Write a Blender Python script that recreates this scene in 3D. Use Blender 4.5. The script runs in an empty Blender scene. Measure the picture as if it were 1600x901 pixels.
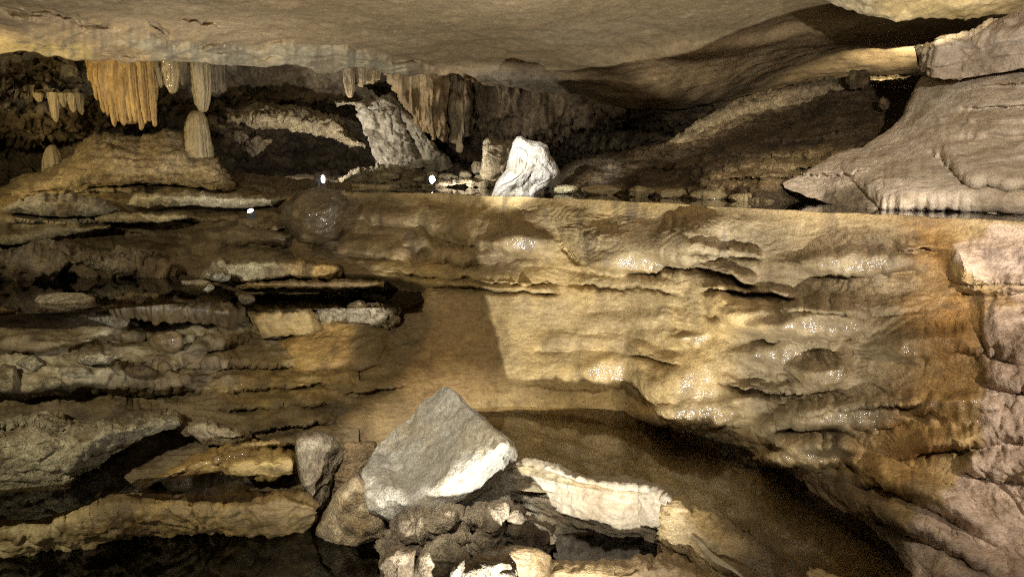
import bpy, bmesh, math, random
import numpy as np
random.seed(4); RNG = np.random.default_rng(7)
C = bpy.context.scene.collection
FPX = 1155.0; HOR = 255.0; TH = math.atan((450.5-HOR)/FPX); ZC = 1.75
ct, st = math.cos(TH), math.sin(TH)

# ------------------------------------------------------------------ geometry helpers
def ray(px, py):
    px = np.asarray(px, float); py = np.asarray(py, float)
    x = (px-800)/FPX; v = (py-450.5)/FPX
    dy = ct - v*st
    return x/dy, -(st+v*ct)/dy
def P(px, py, Y):
    """the point at forward distance Y on the sight line of a picture point"""
    a, b = ray(px, py)
    return np.stack(np.broadcast_arrays(a*Y, np.asarray(Y, float), ZC+b*Y), -1)
def onz(px, py, z):
    a, b = ray(px, py)
    return (z-ZC)/b

_perm = np.random.default_rng(3).permutation(256); _perm = np.concatenate([_perm, _perm, _perm])
_g = np.random.default_rng(5).normal(size=(256, 3)); _g /= np.linalg.norm(_g, axis=1)[:, None]
def perlin(p):
    p = np.asarray(p, float); sh = p.shape[:-1]; p = p.reshape(-1, 3)
    i = np.floor(p).astype(int); f = p-i; i &= 255
    u = f*f*f*(f*(f*6-15)+10)
    out = 0
    for dx in (0, 1):
        wx = u[:, 0] if dx else 1-u[:, 0]
        for dy in (0, 1):
            wy = u[:, 1] if dy else 1-u[:, 1]
            for dz in (0, 1):
                wz = u[:, 2] if dz else 1-u[:, 2]
                h = _perm[_perm[_perm[(i[:, 0]+dx) & 255]+((i[:, 1]+dy) & 255)]+((i[:, 2]+dz) & 255)]
                g = _g[h]
                d = g[:, 0]*(f[:, 0]-dx)+g[:, 1]*(f[:, 1]-dy)+g[:, 2]*(f[:, 2]-dz)
                out = out + wx*wy*wz*d
    return (out*1.5).reshape(sh)
def fbm(p, s=1.0, o=4, seed=0.0, st_=(1, 1, 1)):
    q = np.asarray(p)*np.array(st_)*s+seed*17.31
    a, r = 1.0, 0; t = 0
    for k in range(o):
        r = r+a*perlin(q+k*5.7); t += a; q = q*2.03; a *= 0.5
    return r/t*1.4
def ridge(p, s=1.0, o=3, seed=0.0, st_=(1, 1, 1)):
    q = np.asarray(p)*np.array(st_)*s+seed*11.7
    a, r, t = 1.0, 0, 0
    for k in range(o):
        r = r+a*(1-2*np.abs(perlin(q+k*3.1))); t += a; q = q*2.1; a *= 0.5
    return r/t
def sstep(a, b, x):
    t = np.clip((x-a)/(b-a), 0, 1); return t*t*(3-2*t)
def saw(p, fr, wob, seed, sx=0.7):
    """scalloped little ledges: swells downwards, then cuts back"""
    s = p[..., 2]*fr+wob*fbm(p, 1.6, 3, seed, (sx, 1, 1.6))*2
    f = s-np.floor(s)
    return (1-f)**1.3*sstep(0.0, 0.14, f)
def disp(p, kind, amp, seed=0.0):
    if kind == 'rock':
        w = p+0.10*np.stack([fbm(p, 3, 2, seed+7), fbm(p, 3, 2, seed+8), fbm(p, 3, 2, seed+9)], -1)
        cr = np.exp(-(perlin(w*np.array((2.6, 2.6, 4.2))+seed)/0.035)**2)*sstep(-.1, .3, fbm(p, 2, 2, seed+11))
        return amp*(fbm(w, 2.6, 3, seed)*0.75+fbm(w, 7, 4, seed+2, (1, 1, 1.7))*0.55+ridge(w, 11, 3, seed)*0.2+fbm(w, 30, 3, seed)*0.2-0.55*cr-np.maximum(0, ridge(w, 4, 2, seed+3)-0.72)*1.3)
    if kind == 'smooth':
        return amp*(fbm(p, 1.3, 4, seed)*0.9+fbm(p, 13, 3, seed+1)*0.12)
    if kind == 'layer':
        m = 0.45+0.55*np.clip(fbm(p, 1.5, 2, seed+4)+0.5, 0, 1)
        return amp*(saw(p, 10, 1.5, seed, .35)*0.7*m+saw(p, 25, 2.6, seed+2, .4)*0.4*m+fbm(p, 2.4, 3, seed)*0.8+fbm(p, 8, 4, seed+1, (.45, 1, 3))*0.5+fbm(p, 30, 3, seed, (1, 1, 2))*0.2)
    if kind == 'flow':
        m = np.clip(fbm(p, 1.3, 2, seed+6)*1.4+0.55, 0.12, 1)
        m2 = np.clip(fbm(p, 2.2, 2, seed+8)*1.6+0.5, 0.1, 1)
        m3 = np.clip(fbm(p, 3.1, 3, seed+9)*2+0.35, 0.0, 1)
        return amp*(saw(p, 8, 2.4, seed, 0.9)*0.28*m+saw(p, 19, 4.0, seed+2, 1.2)*0.36*m2+saw(p, 37, 9.0, seed+5, 2.2)*0.26*m3+fbm(p, 1.7, 3, seed)*1.2+fbm(p, 8, 4, seed+1, (1, 1, 2.6))*0.24+fbm(p, 26, 3, seed, (1, 1, 2.2))*0.13)
    if kind == 'flute':
        return amp*(fbm(p, 1, 3, seed, (17, 8, 1.3))*0.9+ridge(p, 1, 2, seed, (30, 14, 2.0))*0.35+fbm(p, 3, 3, seed)*0.6)
    if kind == 'pit':
        r = fbm(p, 5, 3, seed); h = np.maximum(0, fbm(p, 13, 3, seed+2)-0.05)
        return amp*(r*0.9+fbm(p, 26, 2, seed)*0.22-np.minimum(h, 0.28)*4.2)
    if kind == 'knob':
        b = 1-np.abs(fbm(p, 6, 2, seed))*2.4; b2 = 1-np.abs(fbm(p, 15, 2, seed+3))*2.4
        return amp*(b*.9+b2*.5+fbm(p, 34, 3, seed)*.25)
    if kind == 'mound':
        return amp*(fbm(p, 1.8, 3, seed)*1.0+fbm(p, 6, 4, seed+1, (.7, 1, 3.6))*0.5+saw(p, 13, 2.4, seed, .5)*.22*np.clip(fbm(p, 1.5, 2, seed+4)*2+.4, 0, 1)+fbm(p, 1, 3, seed+1, (22, 10, 5))*0.16+fbm(p, 34, 4, seed+3, (1, 1, 1.8))*.2)
    if kind == 'shard':      # many small flat facets
        q = p*np.array((1, 1, 1.5)); out = np.zeros(p.shape[:-1])
        rr = np.random.default_rng(int(seed*10)+2)
        for k in range(3):
            n = rr.normal(size=3); n /= np.linalg.norm(n)
            t = (q@n)*(5+3*k)+fbm(p, 2.5, 2, seed+k)*1.4
            f = t-np.floor(t); out += np.where(f < .88, f/.88, (1-f)/.12)/(1+0.7*k)
        return amp*(out*0.75+fbm(p, 2.5, 3, seed)*0.6+fbm(p, 9, 4, seed)*0.4+fbm(p, 30, 3, seed)*0.2)
    return 0*p[..., 0]

def resample(pts, n):
    pts = np.array(pts, float); d = np.r_[0, np.cumsum(np.hypot(*np.diff(pts[:, :2], axis=0).T))]
    t = np.linspace(0, d[-1], n)
    return np.stack([np.interp(t, d, pts[:, k]) for k in range(pts.shape[1])], -1)
def keyed(pts, n):
    pts = np.array(pts, float); k = np.linspace(0, len(pts)-1, n); i = np.arange(len(pts))
    return np.stack([np.interp(k, i, pts[:, j]) for j in range(pts.shape[1])], -1)
def tps(cps):
    c = np.array(cps, float); xy = c[:, :2]/400.0; n = len(c)
    def U(r2): return 0.5*r2*np.log(r2+1e-9)
    K = U(((xy[:, None]-xy[None])**2).sum(-1))+np.eye(n)*1e-3
    Q = np.c_[np.ones(n), xy]
    A = np.block([[K, Q], [Q.T, np.zeros((3, 3))]])
    w = np.linalg.solve(A, np.r_[c[:, 2], 0, 0, 0])
    def f(px, py):
        sh = np.shape(px); q = np.stack([np.ravel(px), np.ravel(py)], -1)/400.0
        out = w[n]+q@w[n+1:]
        for k in range(n): out = out+w[k]*U(((q-xy[k])**2).sum(-1))
        return out.reshape(sh)
    return f
def inside_soft(poly, px, py, soft):
    """1 inside the outline, 0 outside, blended over soft picture units"""
    poly = np.array(poly, float); x = np.ravel(px); y = np.ravel(py)
    d2 = np.full(x.shape, 1e18); ins = np.zeros(x.shape, bool)
    for k in range(len(poly)):
        a = poly[k]; b = poly[(k+1) % len(poly)]; e = b-a
        t = np.clip(((x-a[0])*e[0]+(y-a[1])*e[1])/(e@e+1e-9), 0, 1)
        d2 = np.minimum(d2, (x-a[0]-t*e[0])**2+(y-a[1]-t*e[1])**2)
        c = ((a[1] > y) != (b[1] > y))
        with np.errstate(divide='ignore', invalid='ignore'):
            xi = a[0]+(y-a[1])*(b[0]-a[0])/(b[1]-a[1])
        ins ^= c & (x < xi)
    s = np.sqrt(d2)*np.where(ins, 1, -1)
    return sstep(-soft, soft, s).reshape(np.shape(px))
def lobe(px, py, edge, H, A, cav=0.0, G=14, fringe=0, endw=18, fl=9.0, drop=3.0):
    """a swelling whose lower rim follows edge, with a hollow under it"""
    e = np.array(edge, float); x = px
    ey = np.interp(x, e[:, 0], e[:, 1])
    n1 = perlin(np.stack([x/23, x*0+H, x*0], -1))*3.5+perlin(np.stack([x/8, x*0+A*99, x*0], -1))*1.5
    ey = ey+n1
    if fringe: ey = ey+fringe*(1.1-3.2*np.abs(perlin(np.stack([x/fl/2.2, x*0+A*31, x*0+H], -1))))*(.4+.9*np.clip(perlin(np.stack([x/70, x*0+A*17, x*0+H], -1))+.4, 0, 1))
    endw = max(endw, .22*(e[-1, 0]-e[0, 0])) if H >= 20 else endw
    w = sstep(e[0, 0]-endw*0.3, e[0, 0]+endw, x)*(1-sstep(e[-1, 0]-endw, e[-1, 0]+endw*0.3, x))
    t = (py-ey)/H
    up = np.where(t <= 0, np.sqrt(np.clip(1-np.clip(-t, 0, 1)**1.25, 0, 1))*sstep(-1, -0.35, t)**0.5, np.clip(1-(py-ey)/drop, 0, 1))
    if H >= 30:
        q = 1+t
        prof = np.where(q < .62, np.sin(np.pi/2*np.clip(q/.62, 0, 1))**1.3, .25+.75*np.cos(np.pi/2*np.clip((q-.62)/.38, 0, 1)**1.4))
        up = np.where(t <= 0, np.where(q > 0, prof, 0), .25*np.clip(1-(py-ey)/drop, 0, 1))
    dn = np.where(t > 0, np.exp(-((py-ey)/G)**2)*sstep(0, drop*1.6, py-ey), 0)
    return w*(A*up-cav*dn)

# ------------------------------------------------------------------ scene helpers
def tag(o, label=None, cat=None, group=None, kind=None):
    if label: o['label'] = label
    if cat: o['category'] = cat
    if group: o['group'] = group
    if kind: o['kind'] = kind
    return o
def link_mesh(name, V, faces, m, col=None, wet=None, parent=None, origin=None, smooth=True, quads=None):
    V = np.asarray(V, float).reshape(-1, 3)
    if origin is None:
        lo, hi = V.min(0), V.max(0); origin = np.array([(lo[0]+hi[0])/2, (lo[1]+hi[1])/2, lo[2]])
        if parent is not None: origin = np.array(parent['_o'])
    me = bpy.data.meshes.new(name)
    if quads is not None:
        q = np.asarray(quads, np.int32); nf = len(q)
        me.vertices.add(len(V)); me.vertices.foreach_set('co', (V-origin).astype(np.float32).ravel())
        me.loops.add(nf*4); me.loops.foreach_set('vertex_index', q.ravel())
        me.polygons.add(nf); me.polygons.foreach_set('loop_start', np.arange(nf, dtype=np.int32)*4)
        me.update(calc_edges=True)
    else:
        me.from_pydata((V-origin).tolist(), [], [list(map(int, f)) for f in faces])
    me.validate()
    if smooth: me.polygons.foreach_set('use_smooth', np.ones(len(me.polygons), bool))
    if col is not None:
        a = me.attributes.new('Col', 'FLOAT_COLOR', 'POINT')
        c4 = np.ones((len(V), 4), np.float32); c4[:, :3] = np.asarray(col, np.float32).reshape(-1, 3) if np.ndim(col) > 1 else col
        a.data.foreach_set('color', c4.ravel())
        b = me.attributes.new('Wet', 'FLOAT', 'POINT')
        w = np.broadcast_to(np.asarray(0.0 if wet is None else wet, np.float32).ravel(), (len(V),)) if np.size(wet) in (1, len(V)) or wet is None else None
        b.data.foreach_set('value', np.ascontiguousarray(w, np.float32))
    me.materials.append(m)
    o = bpy.data.objects.new(name, me); C.objects.link(o)
    if parent is None: o.location = origin
    else: o.parent = parent
    return o
def gridquads(R, K, wrap_r=False, off=0):
    r = np.arange(R if wrap_r else R-1); c = np.arange(K-1)
    a, b = np.meshgrid(r, c, indexing='ij'); a2 = (a+1) % R
    return np.stack([a*K+b, a*K+b+1, a2*K+b+1, a2*K+b], -1).reshape(-1, 4)+off
def gnormal(V, wrap=False):
    du = np.gradient(V, axis=1)
    dv = (np.roll(V, -1, 0)-np.roll(V, 1, 0)) if wrap else np.gradient(V, axis=0)
    n = np.cross(du, dv); l = np.linalg.norm(n, axis=-1, keepdims=True)
    return n/np.maximum(l, 1e-9)
def paint(p, A, B=None, Cc=None, seed=0.0, s=1.6, amt=0.5, streak=0.0):
    A = np.array(A); p = np.asarray(p)
    c = np.ones(p.shape[:-1]+(3,))*A
    if B is not None:
        m = sstep(-0.3, 0.35, fbm(p, s, 4, seed+20)); c = c*(1-m[..., None])+np.array(B)*m[..., None]
    if Cc is not None:
        q = fbm(p, s*2.2, 4, seed+31, (1.6, 1, 0.45) if streak else (1, 1, 1.7))
        m = sstep(0.02, 0.42, q+(amt-0.5)*0.5)*0.85; c = c*(1-m[..., None])+np.array(Cc)*m[..., None]
    c = c*(1+0.16*fbm(p, 16, 3, seed+40)[..., None])
    return np.clip(c, 0.004, 0.9)

# ------------------------------------------------------------------ materials
def new_mat(name):
    m = bpy.data.materials.new(name); m.use_nodes = True
    nt = m.node_tree; nt.nodes.clear(); return m, nt
def rock_mat(name, bump=0.5, fine=1.0, dry=0.85, wetr=0.22, stretch=(1, 1, 1), spec=0.5, bscale=1.0):
    m, nt = new_mat(name); N = nt.nodes.new; L = nt.links.new
    out = N('ShaderNodeOutputMaterial'); b = N('ShaderNodeBsdfPrincipled'); L(b.outputs[0], out.inputs[0])
    col = N('ShaderNodeAttribute'); col.attribute_name = 'Col'
    wet = N('ShaderNodeAttribute'); wet.attribute_name = 'Wet'
    geo = N('ShaderNodeNewGeometry'); mp = N('ShaderNodeMapping'); mp.inputs['Scale'].default_value = stretch
    L(geo.outputs['Position'], mp.inputs[0])
    def noise(s, d, r=0.6):
        n = N('ShaderNodeTexNoise'); n.inputs['Scale'].default_value = s*bscale; n.inputs['Detail'].default_value = d
        n.inputs['Roughness'].default_value = r; L(mp.outputs[0], n.inputs['Vector']); return n
    n1 = noise(22, 6, 0.65); n2 = noise(95, 4, 0.6); n3 = noise(7, 5, 0.7)
    # albedo mottling
    mx = N('ShaderNodeMix'); mx.data_type = 'RGBA'; mx.blend_type = 'MULTIPLY'; mx.inputs[0].default_value = 0.75*fine
    rm = N('ShaderNodeValToRGB'); rm.color_ramp.elements[0].position = 0.34; rm.color_ramp.elements[0].color = (0.42, 0.37, 0.31, 1)
    rm.color_ramp.elements[1].position = 0.62; rm.color_ramp.elements[1].color = (1.12, 1.1, 1.07, 1)
    L(n1.outputs[0], rm.inputs[0]); L(col.outputs['Color'], mx.inputs[6]); L(rm.outputs[0], mx.inputs[7])
    mx2 = N('ShaderNodeMix'); mx2.data_type = 'RGBA'; mx2.blend_type = 'MULTIPLY'; mx2.inputs[0].default_value = 0.6*fine
    rm2 = N('ShaderNodeValToRGB'); rm2.color_ramp.elements[0].position = 0.36; rm2.color_ramp.elements[0].color = (0.6, 0.56, 0.5, 1)
    rm2.color_ramp.elements[1].position = 0.56; rm2.color_ramp.elements[1].color = (1.06, 1.05, 1.04, 1)
    L(n3.outputs[0], rm2.inputs[0]); L(mx.outputs[2], mx2.inputs[6]); L(rm2.outputs[0], mx2.inputs[7])
    mx3 = N('ShaderNodeMix'); mx3.data_type = 'RGBA'; mx3.blend_type = 'MULTIPLY'; mx3.inputs[0].default_value = 0.7*fine
    rm3 = N('ShaderNodeValToRGB'); rm3.color_ramp.elements[0].position = 0.40; rm3.color_ramp.elements[0].color = (0.5, 0.46, 0.4, 1)
    rm3.color_ramp.elements[1].position = 0.53; rm3.color_ramp.elements[1].color = (1.08, 1.07, 1.05, 1)
    L(n2.outputs[0], rm3.inputs[0]); L(mx2.outputs[2], mx3.inputs[6]); L(rm3.outputs[0], mx3.inputs[7]); L(mx3.outputs[2], b.inputs['Base Color'])
    mr = N('ShaderNodeMapRange'); mr.inputs['To Min'].default_value = dry; mr.inputs['To Max'].default_value = wetr
    ad = N('ShaderNodeMath'); ad.operation = 'MULTIPLY_ADD'; ad.inputs[1].default_value = 0.9; ad.inputs[2].default_value = -0.45
    ad2 = N('ShaderNodeMath'); ad2.operation = 'ADD'; L(n3.outputs[0], ad.inputs[0]); L(ad.outputs[0], ad2.inputs[0]); L(wet.outputs['Fac'], ad2.inputs[1])
    L(ad2.outputs[0], mr.inputs['Value']); L(mr.outputs[0], b.inputs['Roughness'])
    b.inputs['Specular IOR Level'].default_value = spec
    cw = N('ShaderNodeMapRange'); cw.interpolation_type = 'SMOOTHSTEP'; cw.inputs['From Min'].default_value = .5; cw.inputs['From Max'].default_value = .9; L(wet.outputs['Fac'], cw.inputs['Value']); L(cw.outputs[0], b.inputs['Coat Weight']); b.inputs['Coat Roughness'].default_value = .09; b.inputs['Coat IOR'].default_value = 1.6
    h = N('ShaderNodeMath'); h.operation = 'MULTIPLY_ADD'; h.inputs[1].default_value = 0.8
    L(n2.outputs[0], h.inputs[0]); L(n1.outputs[0], h.inputs[2])
    bp = N('ShaderNodeBump'); bp.inputs['Strength'].default_value = bump; bp.inputs['Distance'].default_value = 0.03
    L(h.outputs[0], bp.inputs['Height']); L(bp.outputs[0], b.inputs['Normal'])
    bq = N('ShaderNodeBump'); bq.inputs['Strength'].default_value = 1; bq.inputs['Distance'].default_value = 0.0024
    L(n2.outputs[0], bq.inputs['Height']); L(bq.outputs[0], b.inputs['Coat Normal'])
    return m
M_ROCK = rock_mat('limestone', 0.8, 1.15)
M_SMOOTH = rock_mat('ceiling_limestone', 0.22, 0.6)
M_FLOW = rock_mat('wet_flowstone', 0.42, 0.7, 0.6, 0.38, (.8, 1, 1.9), 0.5)
M_DRY = rock_mat('dry_flowstone', 0.3, 0.55, 0.9, 0.5)
M_FLUTE = rock_mat('dripstone', 0.35, 0.7, 0.7, 0.2, (2.2, 2.2, 0.4))
M_GREY = rock_mat('grey_boulder_stone', 0.5, 0.9, 0.9, 0.4)
M_SILT = rock_mat('pool_silt', 0.05, 0.3, 0.9, 0.6)
def water_mat(name, tint, bump=0.004):
    m, nt = new_mat(name); N = nt.nodes.new; L = nt.links.new
    out = N('ShaderNodeOutputMaterial'); t = N('ShaderNodeBsdfTransparent'); t.inputs[0].default_value = (*tint, 1)
    g = N('ShaderNodeBsdfGlossy'); g.inputs['Roughness'].default_value = 0.02; g.inputs['Color'].default_value = (1, 1, 1, 1)
    f = N('ShaderNodeFresnel'); f.inputs['IOR'].default_value = 1.45
    geo = N('ShaderNodeNewGeometry'); n = N('ShaderNodeTexNoise'); n.inputs['Scale'].default_value = 9; n.inputs['Detail'].default_value = 3
    L(geo.outputs['Position'], n.inputs['Vector'])
    bp = N('ShaderNodeBump'); bp.inputs['Strength'].default_value = bump; bp.inputs['Distance'].default_value = 0.02
    L(n.outputs[0], bp.inputs['Height']); L(bp.outputs[0], g.inputs['Normal']); L(bp.outputs[0], f.inputs['Normal'])
    mx = N('ShaderNodeMixShader'); L(f.outputs[0], mx.inputs[0]); L(t.outputs[0], mx.inputs[1]); L(g.outputs[0], mx.inputs[2]); L(mx.outputs[0], out.inputs[0])
    return m
M_WATER = water_mat('still_cave_water', (0.70, 0.64, 0.51))
M_WATER_DARK = water_mat('dark_cave_water', (0.2, 0.15, 0.08))
def plain(name, c, r=0.5, metal=0.0, emit=None, es=0.0):
    m, nt = new_mat(name); out = nt.nodes.new('ShaderNodeOutputMaterial'); b = nt.nodes.new('ShaderNodeBsdfPrincipled')
    nt.links.new(b.outputs[0], out.inputs[0]); b.inputs['Roughness'].default_value = r; b.inputs['Metallic'].default_value = metal
    n = nt.nodes.new('ShaderNodeTexNoise'); n.inputs['Scale'].default_value = 40
    mx = nt.nodes.new('ShaderNodeMix'); mx.data_type = 'RGBA'; mx.inputs[6].default_value = (*[k*0.8 for k in c], 1); mx.inputs[7].default_value = (*c, 1)
    nt.links.new(n.outputs[0], mx.inputs[0]); nt.links.new(mx.outputs[2], b.inputs['Base Color'])
    if emit: b.inputs['Emission Color'].default_value = (*emit, 1); b.inputs['Emission Strength'].default_value = es
    return m
M_BLACK = plain('lamp_housing', (0.06, 0.06, 0.062), 0.35)
M_LENS = plain('lit_lamp_glass', (0.8, 0.8, 0.8), 0.2, 0, (0.92, 0.96, 1.0), 14)

# albedos
PALE = (0.47, 0.43, 0.31); PALE2 = (0.36, 0.32, 0.21); OCH = (0.47, 0.345, 0.155); OCH2 = (0.39, 0.28, 0.115); CREAM = (0.54, 0.44, 0.27)
BRN = (0.125, 0.088, 0.04); DBRN = (0.062, 0.044, 0.021); PINK = (0.58, 0.46, 0.36); PINK2 = (0.48, 0.37, 0.28); ORG = (0.35, 0.19, 0.05)
GREY = (0.33, 0.32, 0.285); GREY2 = (0.27, 0.25, 0.2); TAN = (0.42, 0.32, 0.2)

def dense(top, bot, step, key):
    L = max(np.hypot(*np.diff(np.array(top, float)[:, :2], axis=0).T).sum(), np.hypot(*np.diff(np.array(bot, float)[:, :2], axis=0).T).sum())
    K = int(max(10, L/step)); f = keyed if key else resample
    return f(top, K), f(bot, K), K
def shelf(name, label, cat, top, bot, Y, T=0.25, crest=0.4, bulge=0.05, step=2.2, kind='rock', amp=0.03, seed=0.0, col=None, wet=0.0, mat=None,
          thick=0.3, endr=0.12, key=False, group=None, feats=None, parent=None, colf=None, jag=3.2, hang=False, skirt=0.0):
    """a rock body between an upper and a lower outline, rounded over the top, closed behind"""
    t, b, K = dense(top, bot, step, key)
    H = max(6, int(np.max(np.hypot(b[:, 0]-t[:, 0], b[:, 1]-t[:, 1]))/step)); R = min(H, 320)
    u = np.linspace(0, 1, K); v = np.linspace(0, 1, R)[:, None]
    jn = np.stack([t[:, 0]/14, t[:, 1]/14, np.full(K, seed)], -1)
    t = t.copy(); b = b.copy(); t[:, 1] += jag*(perlin(jn)+0.5*perlin(jn*2.6)); b[:, 1] += 0.7*jag*perlin(jn+9)
    px = t[:, 0]*(1-v)+b[:, 0]*v; py = t[:, 1]*(1-v)+b[:, 1]*v
    if callable(Y): y = Y(px, py)
    else:
        yk = np.interp(u, np.linspace(0, 1, len(np.atleast_1d(Y))), np.atleast_1d(Y)); y = np.broadcast_to(yk, px.shape).copy()
    vv = 1-v if hang else v
    y = y+T*np.clip(1-vv/crest, 0, 1)**1.7-bulge*np.sin(np.pi*np.clip(v*0.85+0.15, 0, 1))
    e = np.abs(2*u-1)**7; y = y+endr*e
    if feats is not None: y = y-feats(px, py)
    V = P(px, py, y)
    n = gnormal(V); n *= np.sign((n*(np.array([0, 0, ZC])-V)).sum(-1, keepdims=True)+1e-9)
    p0 = V.copy()
    V = V+n*disp(p0, kind, amp, seed)[..., None]
    th = (thick*(1-0.8*e))[None, :, None]
    def back(Q, k, sh):
        d = (Q-np.array([0, 0, ZC])); d = d/d[:, 1:2]; m = V.reshape(-1, 3).mean(0)
        Q = Q+(m-Q)*sh*np.array([1, 0, 1]); return Q+d*k*th[0]
    bk = [back(V[-1], .4, .0)+np.array([0, 0, -skirt]), back(V[-1]*.5+V[0]*.5, 1.0, .1)+np.array([0, 0, -skirt*.5]), back(V[0], .4, .04)]
    if skirt: bk.insert(0, V[-1]+np.array([0, .02, -skirt]))
    VV = np.concatenate([V, np.stack(bk)], 0); nb = len(bk); PX = np.concatenate([px]+[px[-1:]]*nb, 0); PY = np.concatenate([py]+[py[-1:]]*nb, 0)
    p0 = np.concatenate([p0, np.stack(bk)], 0)
    cc = colf(p0, PX, PY) if colf else paint(p0, *(col or (PALE, PALE2, BRN)), seed=seed)
    w = wet(p0, PX, PY) if callable(wet) else wet
    o = link_mesh(name, VV, None, mat or M_ROCK, cc.reshape(-1, 3), np.ravel(w) if np.ndim(w) else w, parent, quads=gridquads(R+nb, K, True))
    if parent is None: tag(o, label, cat, group)
    elif label: o['label'] = label
    return o
def blob(name, label, cat, outline, Y, thick=0.15, kind='rock', amp=0.02, seed=0.0, col=None, wet=0.0, mat=None, group=None, facets=7, N=110, K=34, tilt=(0, 0), parent=None, feats=None, colf=None):
    """a free boulder with the given outline, full-round, cut by flat facets"""
    rim = resample(list(outline)+[outline[0]], N+1)[:-1]
    lo, hi = rim.min(0), rim.max(0); c = (lo+hi)/2
    ang = np.linspace(0, 2*np.pi, N, endpoint=False)
    r = np.sin(np.linspace(0, np.pi/2, K))[:, None]
    px = c[0]+(rim[:, 0]-c[0])*r; py = c[1]+(rim[:, 1]-c[1])*r
    prof = np.sqrt(np.clip(1-r**2.6, 0, 1))*np.ones_like(px)
    rr = np.random.default_rng(int(seed*100)+11)
    X = (px-c[0])/max(1, (hi[0]-lo[0])/2); Z = (py-c[1])/max(1, (hi[1]-lo[1])/2)
    for k in range(facets):
        a, q = rr.uniform(0, 2*np.pi), rr.uniform(0.15, 0.75)
        x0, z0 = q*math.cos(a), q*math.sin(a); h0 = math.sqrt(1-q*q)*rr.uniform(0.8, 0.95)
        pl = h0-(X-x0)*x0/math.sqrt(1-q*q)*0.8-(Z-z0)*z0/math.sqrt(1-q*q)*0.8
        prof = np.minimum(prof, np.maximum(pl, 0))
    base = Y+tilt[0]*X+tilt[1]*Z
    yf = base-thick*prof
    if feats is not None: yf = yf-feats(px, py)*(1-r**4)
    yb = base+thick*0.9*np.sqrt(np.clip(1-r**2.6, 0, 1))
    Vf = P(px, py, yf); Vb = P(px, py, yb); Vb[-1] = Vf[-1]
    Vf = np.concatenate([Vf, Vf[:, :1]], 1); n = gnormal(Vf)
    n *= np.sign((n*(np.array([0, 0, ZC])-Vf)).sum(-1, keepdims=True)+1e-9); n = n[:, :-1]; Vf = Vf[:, :-1]; n[0] = n[1].mean(0)
    d = disp(Vf, kind, amp, seed)*(0.35+0.65*(1-r**6)); p0 = Vf.copy(); Vf = Vf+n*d[..., None]
    Vf[0] = Vf[0].mean(0); Vb[-1] = Vf[-1]
    V = np.concatenate([Vf, Vb[::-1][1:]], 0); R = V.shape[0]
    a, b = np.meshgrid(np.arange(R-1), np.arange(N), indexing='ij')
    q = np.stack([a*N+b, a*N+(b+1) % N, (a+1)*N+(b+1) % N, (a+1)*N+b], -1).reshape(-1, 4)
    pa = np.concatenate([p0, Vb[::-1][1:]], 0)
    if colf: cc = colf(pa, np.concatenate([px, px[::-1][1:]], 0), np.concatenate([py, py[::-1][1:]], 0))
    else: cc = paint(pa, *(col or (PALE, PALE2, BRN)), seed=seed)
    o = link_mesh(name, V, None, mat or M_ROCK, cc.reshape(-1, 3), wet, parent, quads=q)
    if parent is None: tag(o, label, cat, group)
    elif label: o['label'] = label
    return o
def oval(cx, cy, w, h, seed=0, n=14, rough=0.16):
    rr = np.random.default_rng(seed+5)
    return [(cx+w/2*math.cos(a)*(1+rr.uniform(-rough, rough)), cy+h/2*math.sin(a)*(1+rr.uniform(-rough, rough))) for a in np.linspace(0, 2*np.pi, n, endpoint=False)]
def sheet(name, px, py, y, mat, kind, amp, seed, colf, wet=0.0, feats=None, pre=None, post=None, parent=None, flip=None):
    if feats is not None: y = y-feats(px, py)
    V = P(px, py, y); n = gnormal(V); n *= np.sign((n*(np.array([0, 0, ZC])-V)).sum(-1, keepdims=True)+1e-9)
    d = disp(V, kind, amp, seed) if isinstance(kind, str) else kind(V, px, py)
    p0 = V.copy(); V = V+n*d[..., None]
    rows, rp, rx, ry = [V], [p0], [px], [py]
    for off in (pre or []): rows.insert(0, (V[0]+np.array(off))[None]); rp.insert(0, p0[:1]); rx.insert(0, px[:1]); ry.insert(0, py[:1])
    for off in (post or []): rows.append((V[-1]+np.array(off))[None]); rp.append(p0[-1:]); rx.append(px[-1:]); ry.append(py[-1:])
    V = np.concatenate(rows, 0); p0 = np.concatenate(rp, 0); PX = np.concatenate(rx, 0); PY = np.concatenate(ry, 0)
    cc = colf(p0, PX, PY); w = wet(p0, PX, PY) if callable(wet) else wet
    return link_mesh(name, V, None, mat, cc.reshape(-1, 3), np.ravel(w) if np.ndim(w) else w, parent, quads=gridquads(V.shape[0], V.shape[1]))
def strip_grid(top, bot, step, nx=None):
    t, b, K = dense(top, bot, step, True)
    R = int(max(8, np.max(np.abs(b[:, 1]-t[:, 1]))/step)); v = np.linspace(0, 1, R)[:, None]
    return t[:, 0]*(1-v)+b[:, 0]*v, t[:, 1]*(1-v)+b[:, 1]*v, v
def grid_x(xs, top, bot, step, endpow=1.0):
    x = np.arange(xs[0], xs[1]+step, step); t = np.interp(x, *np.array(top, float).T[:2]); b = np.interp(x, *np.array(bot, float).T[:2])
    R = int(np.max(b-t)/step); v = np.linspace(0, 1, R)[:, None]**endpow
    return np.broadcast_to(x, (R, len(x))).copy(), t*(1-v)+b*v, v

# ------------------------------------------------------------------ levels
ZP, ZR, ZA, ZB, ZL = ZC-0.24, ZC-1.5, ZC-0.8, 0.80, -0.09
LIP = [(470, 298.5), (520, 299), (690, 302), (800, 307.5), (900, 310.5), (1000, 315), (1100, 321), (1200, 326.5), (1300, 331.5), (1400, 336), (1500, 341), (1620, 347), (1740, 353)]

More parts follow.
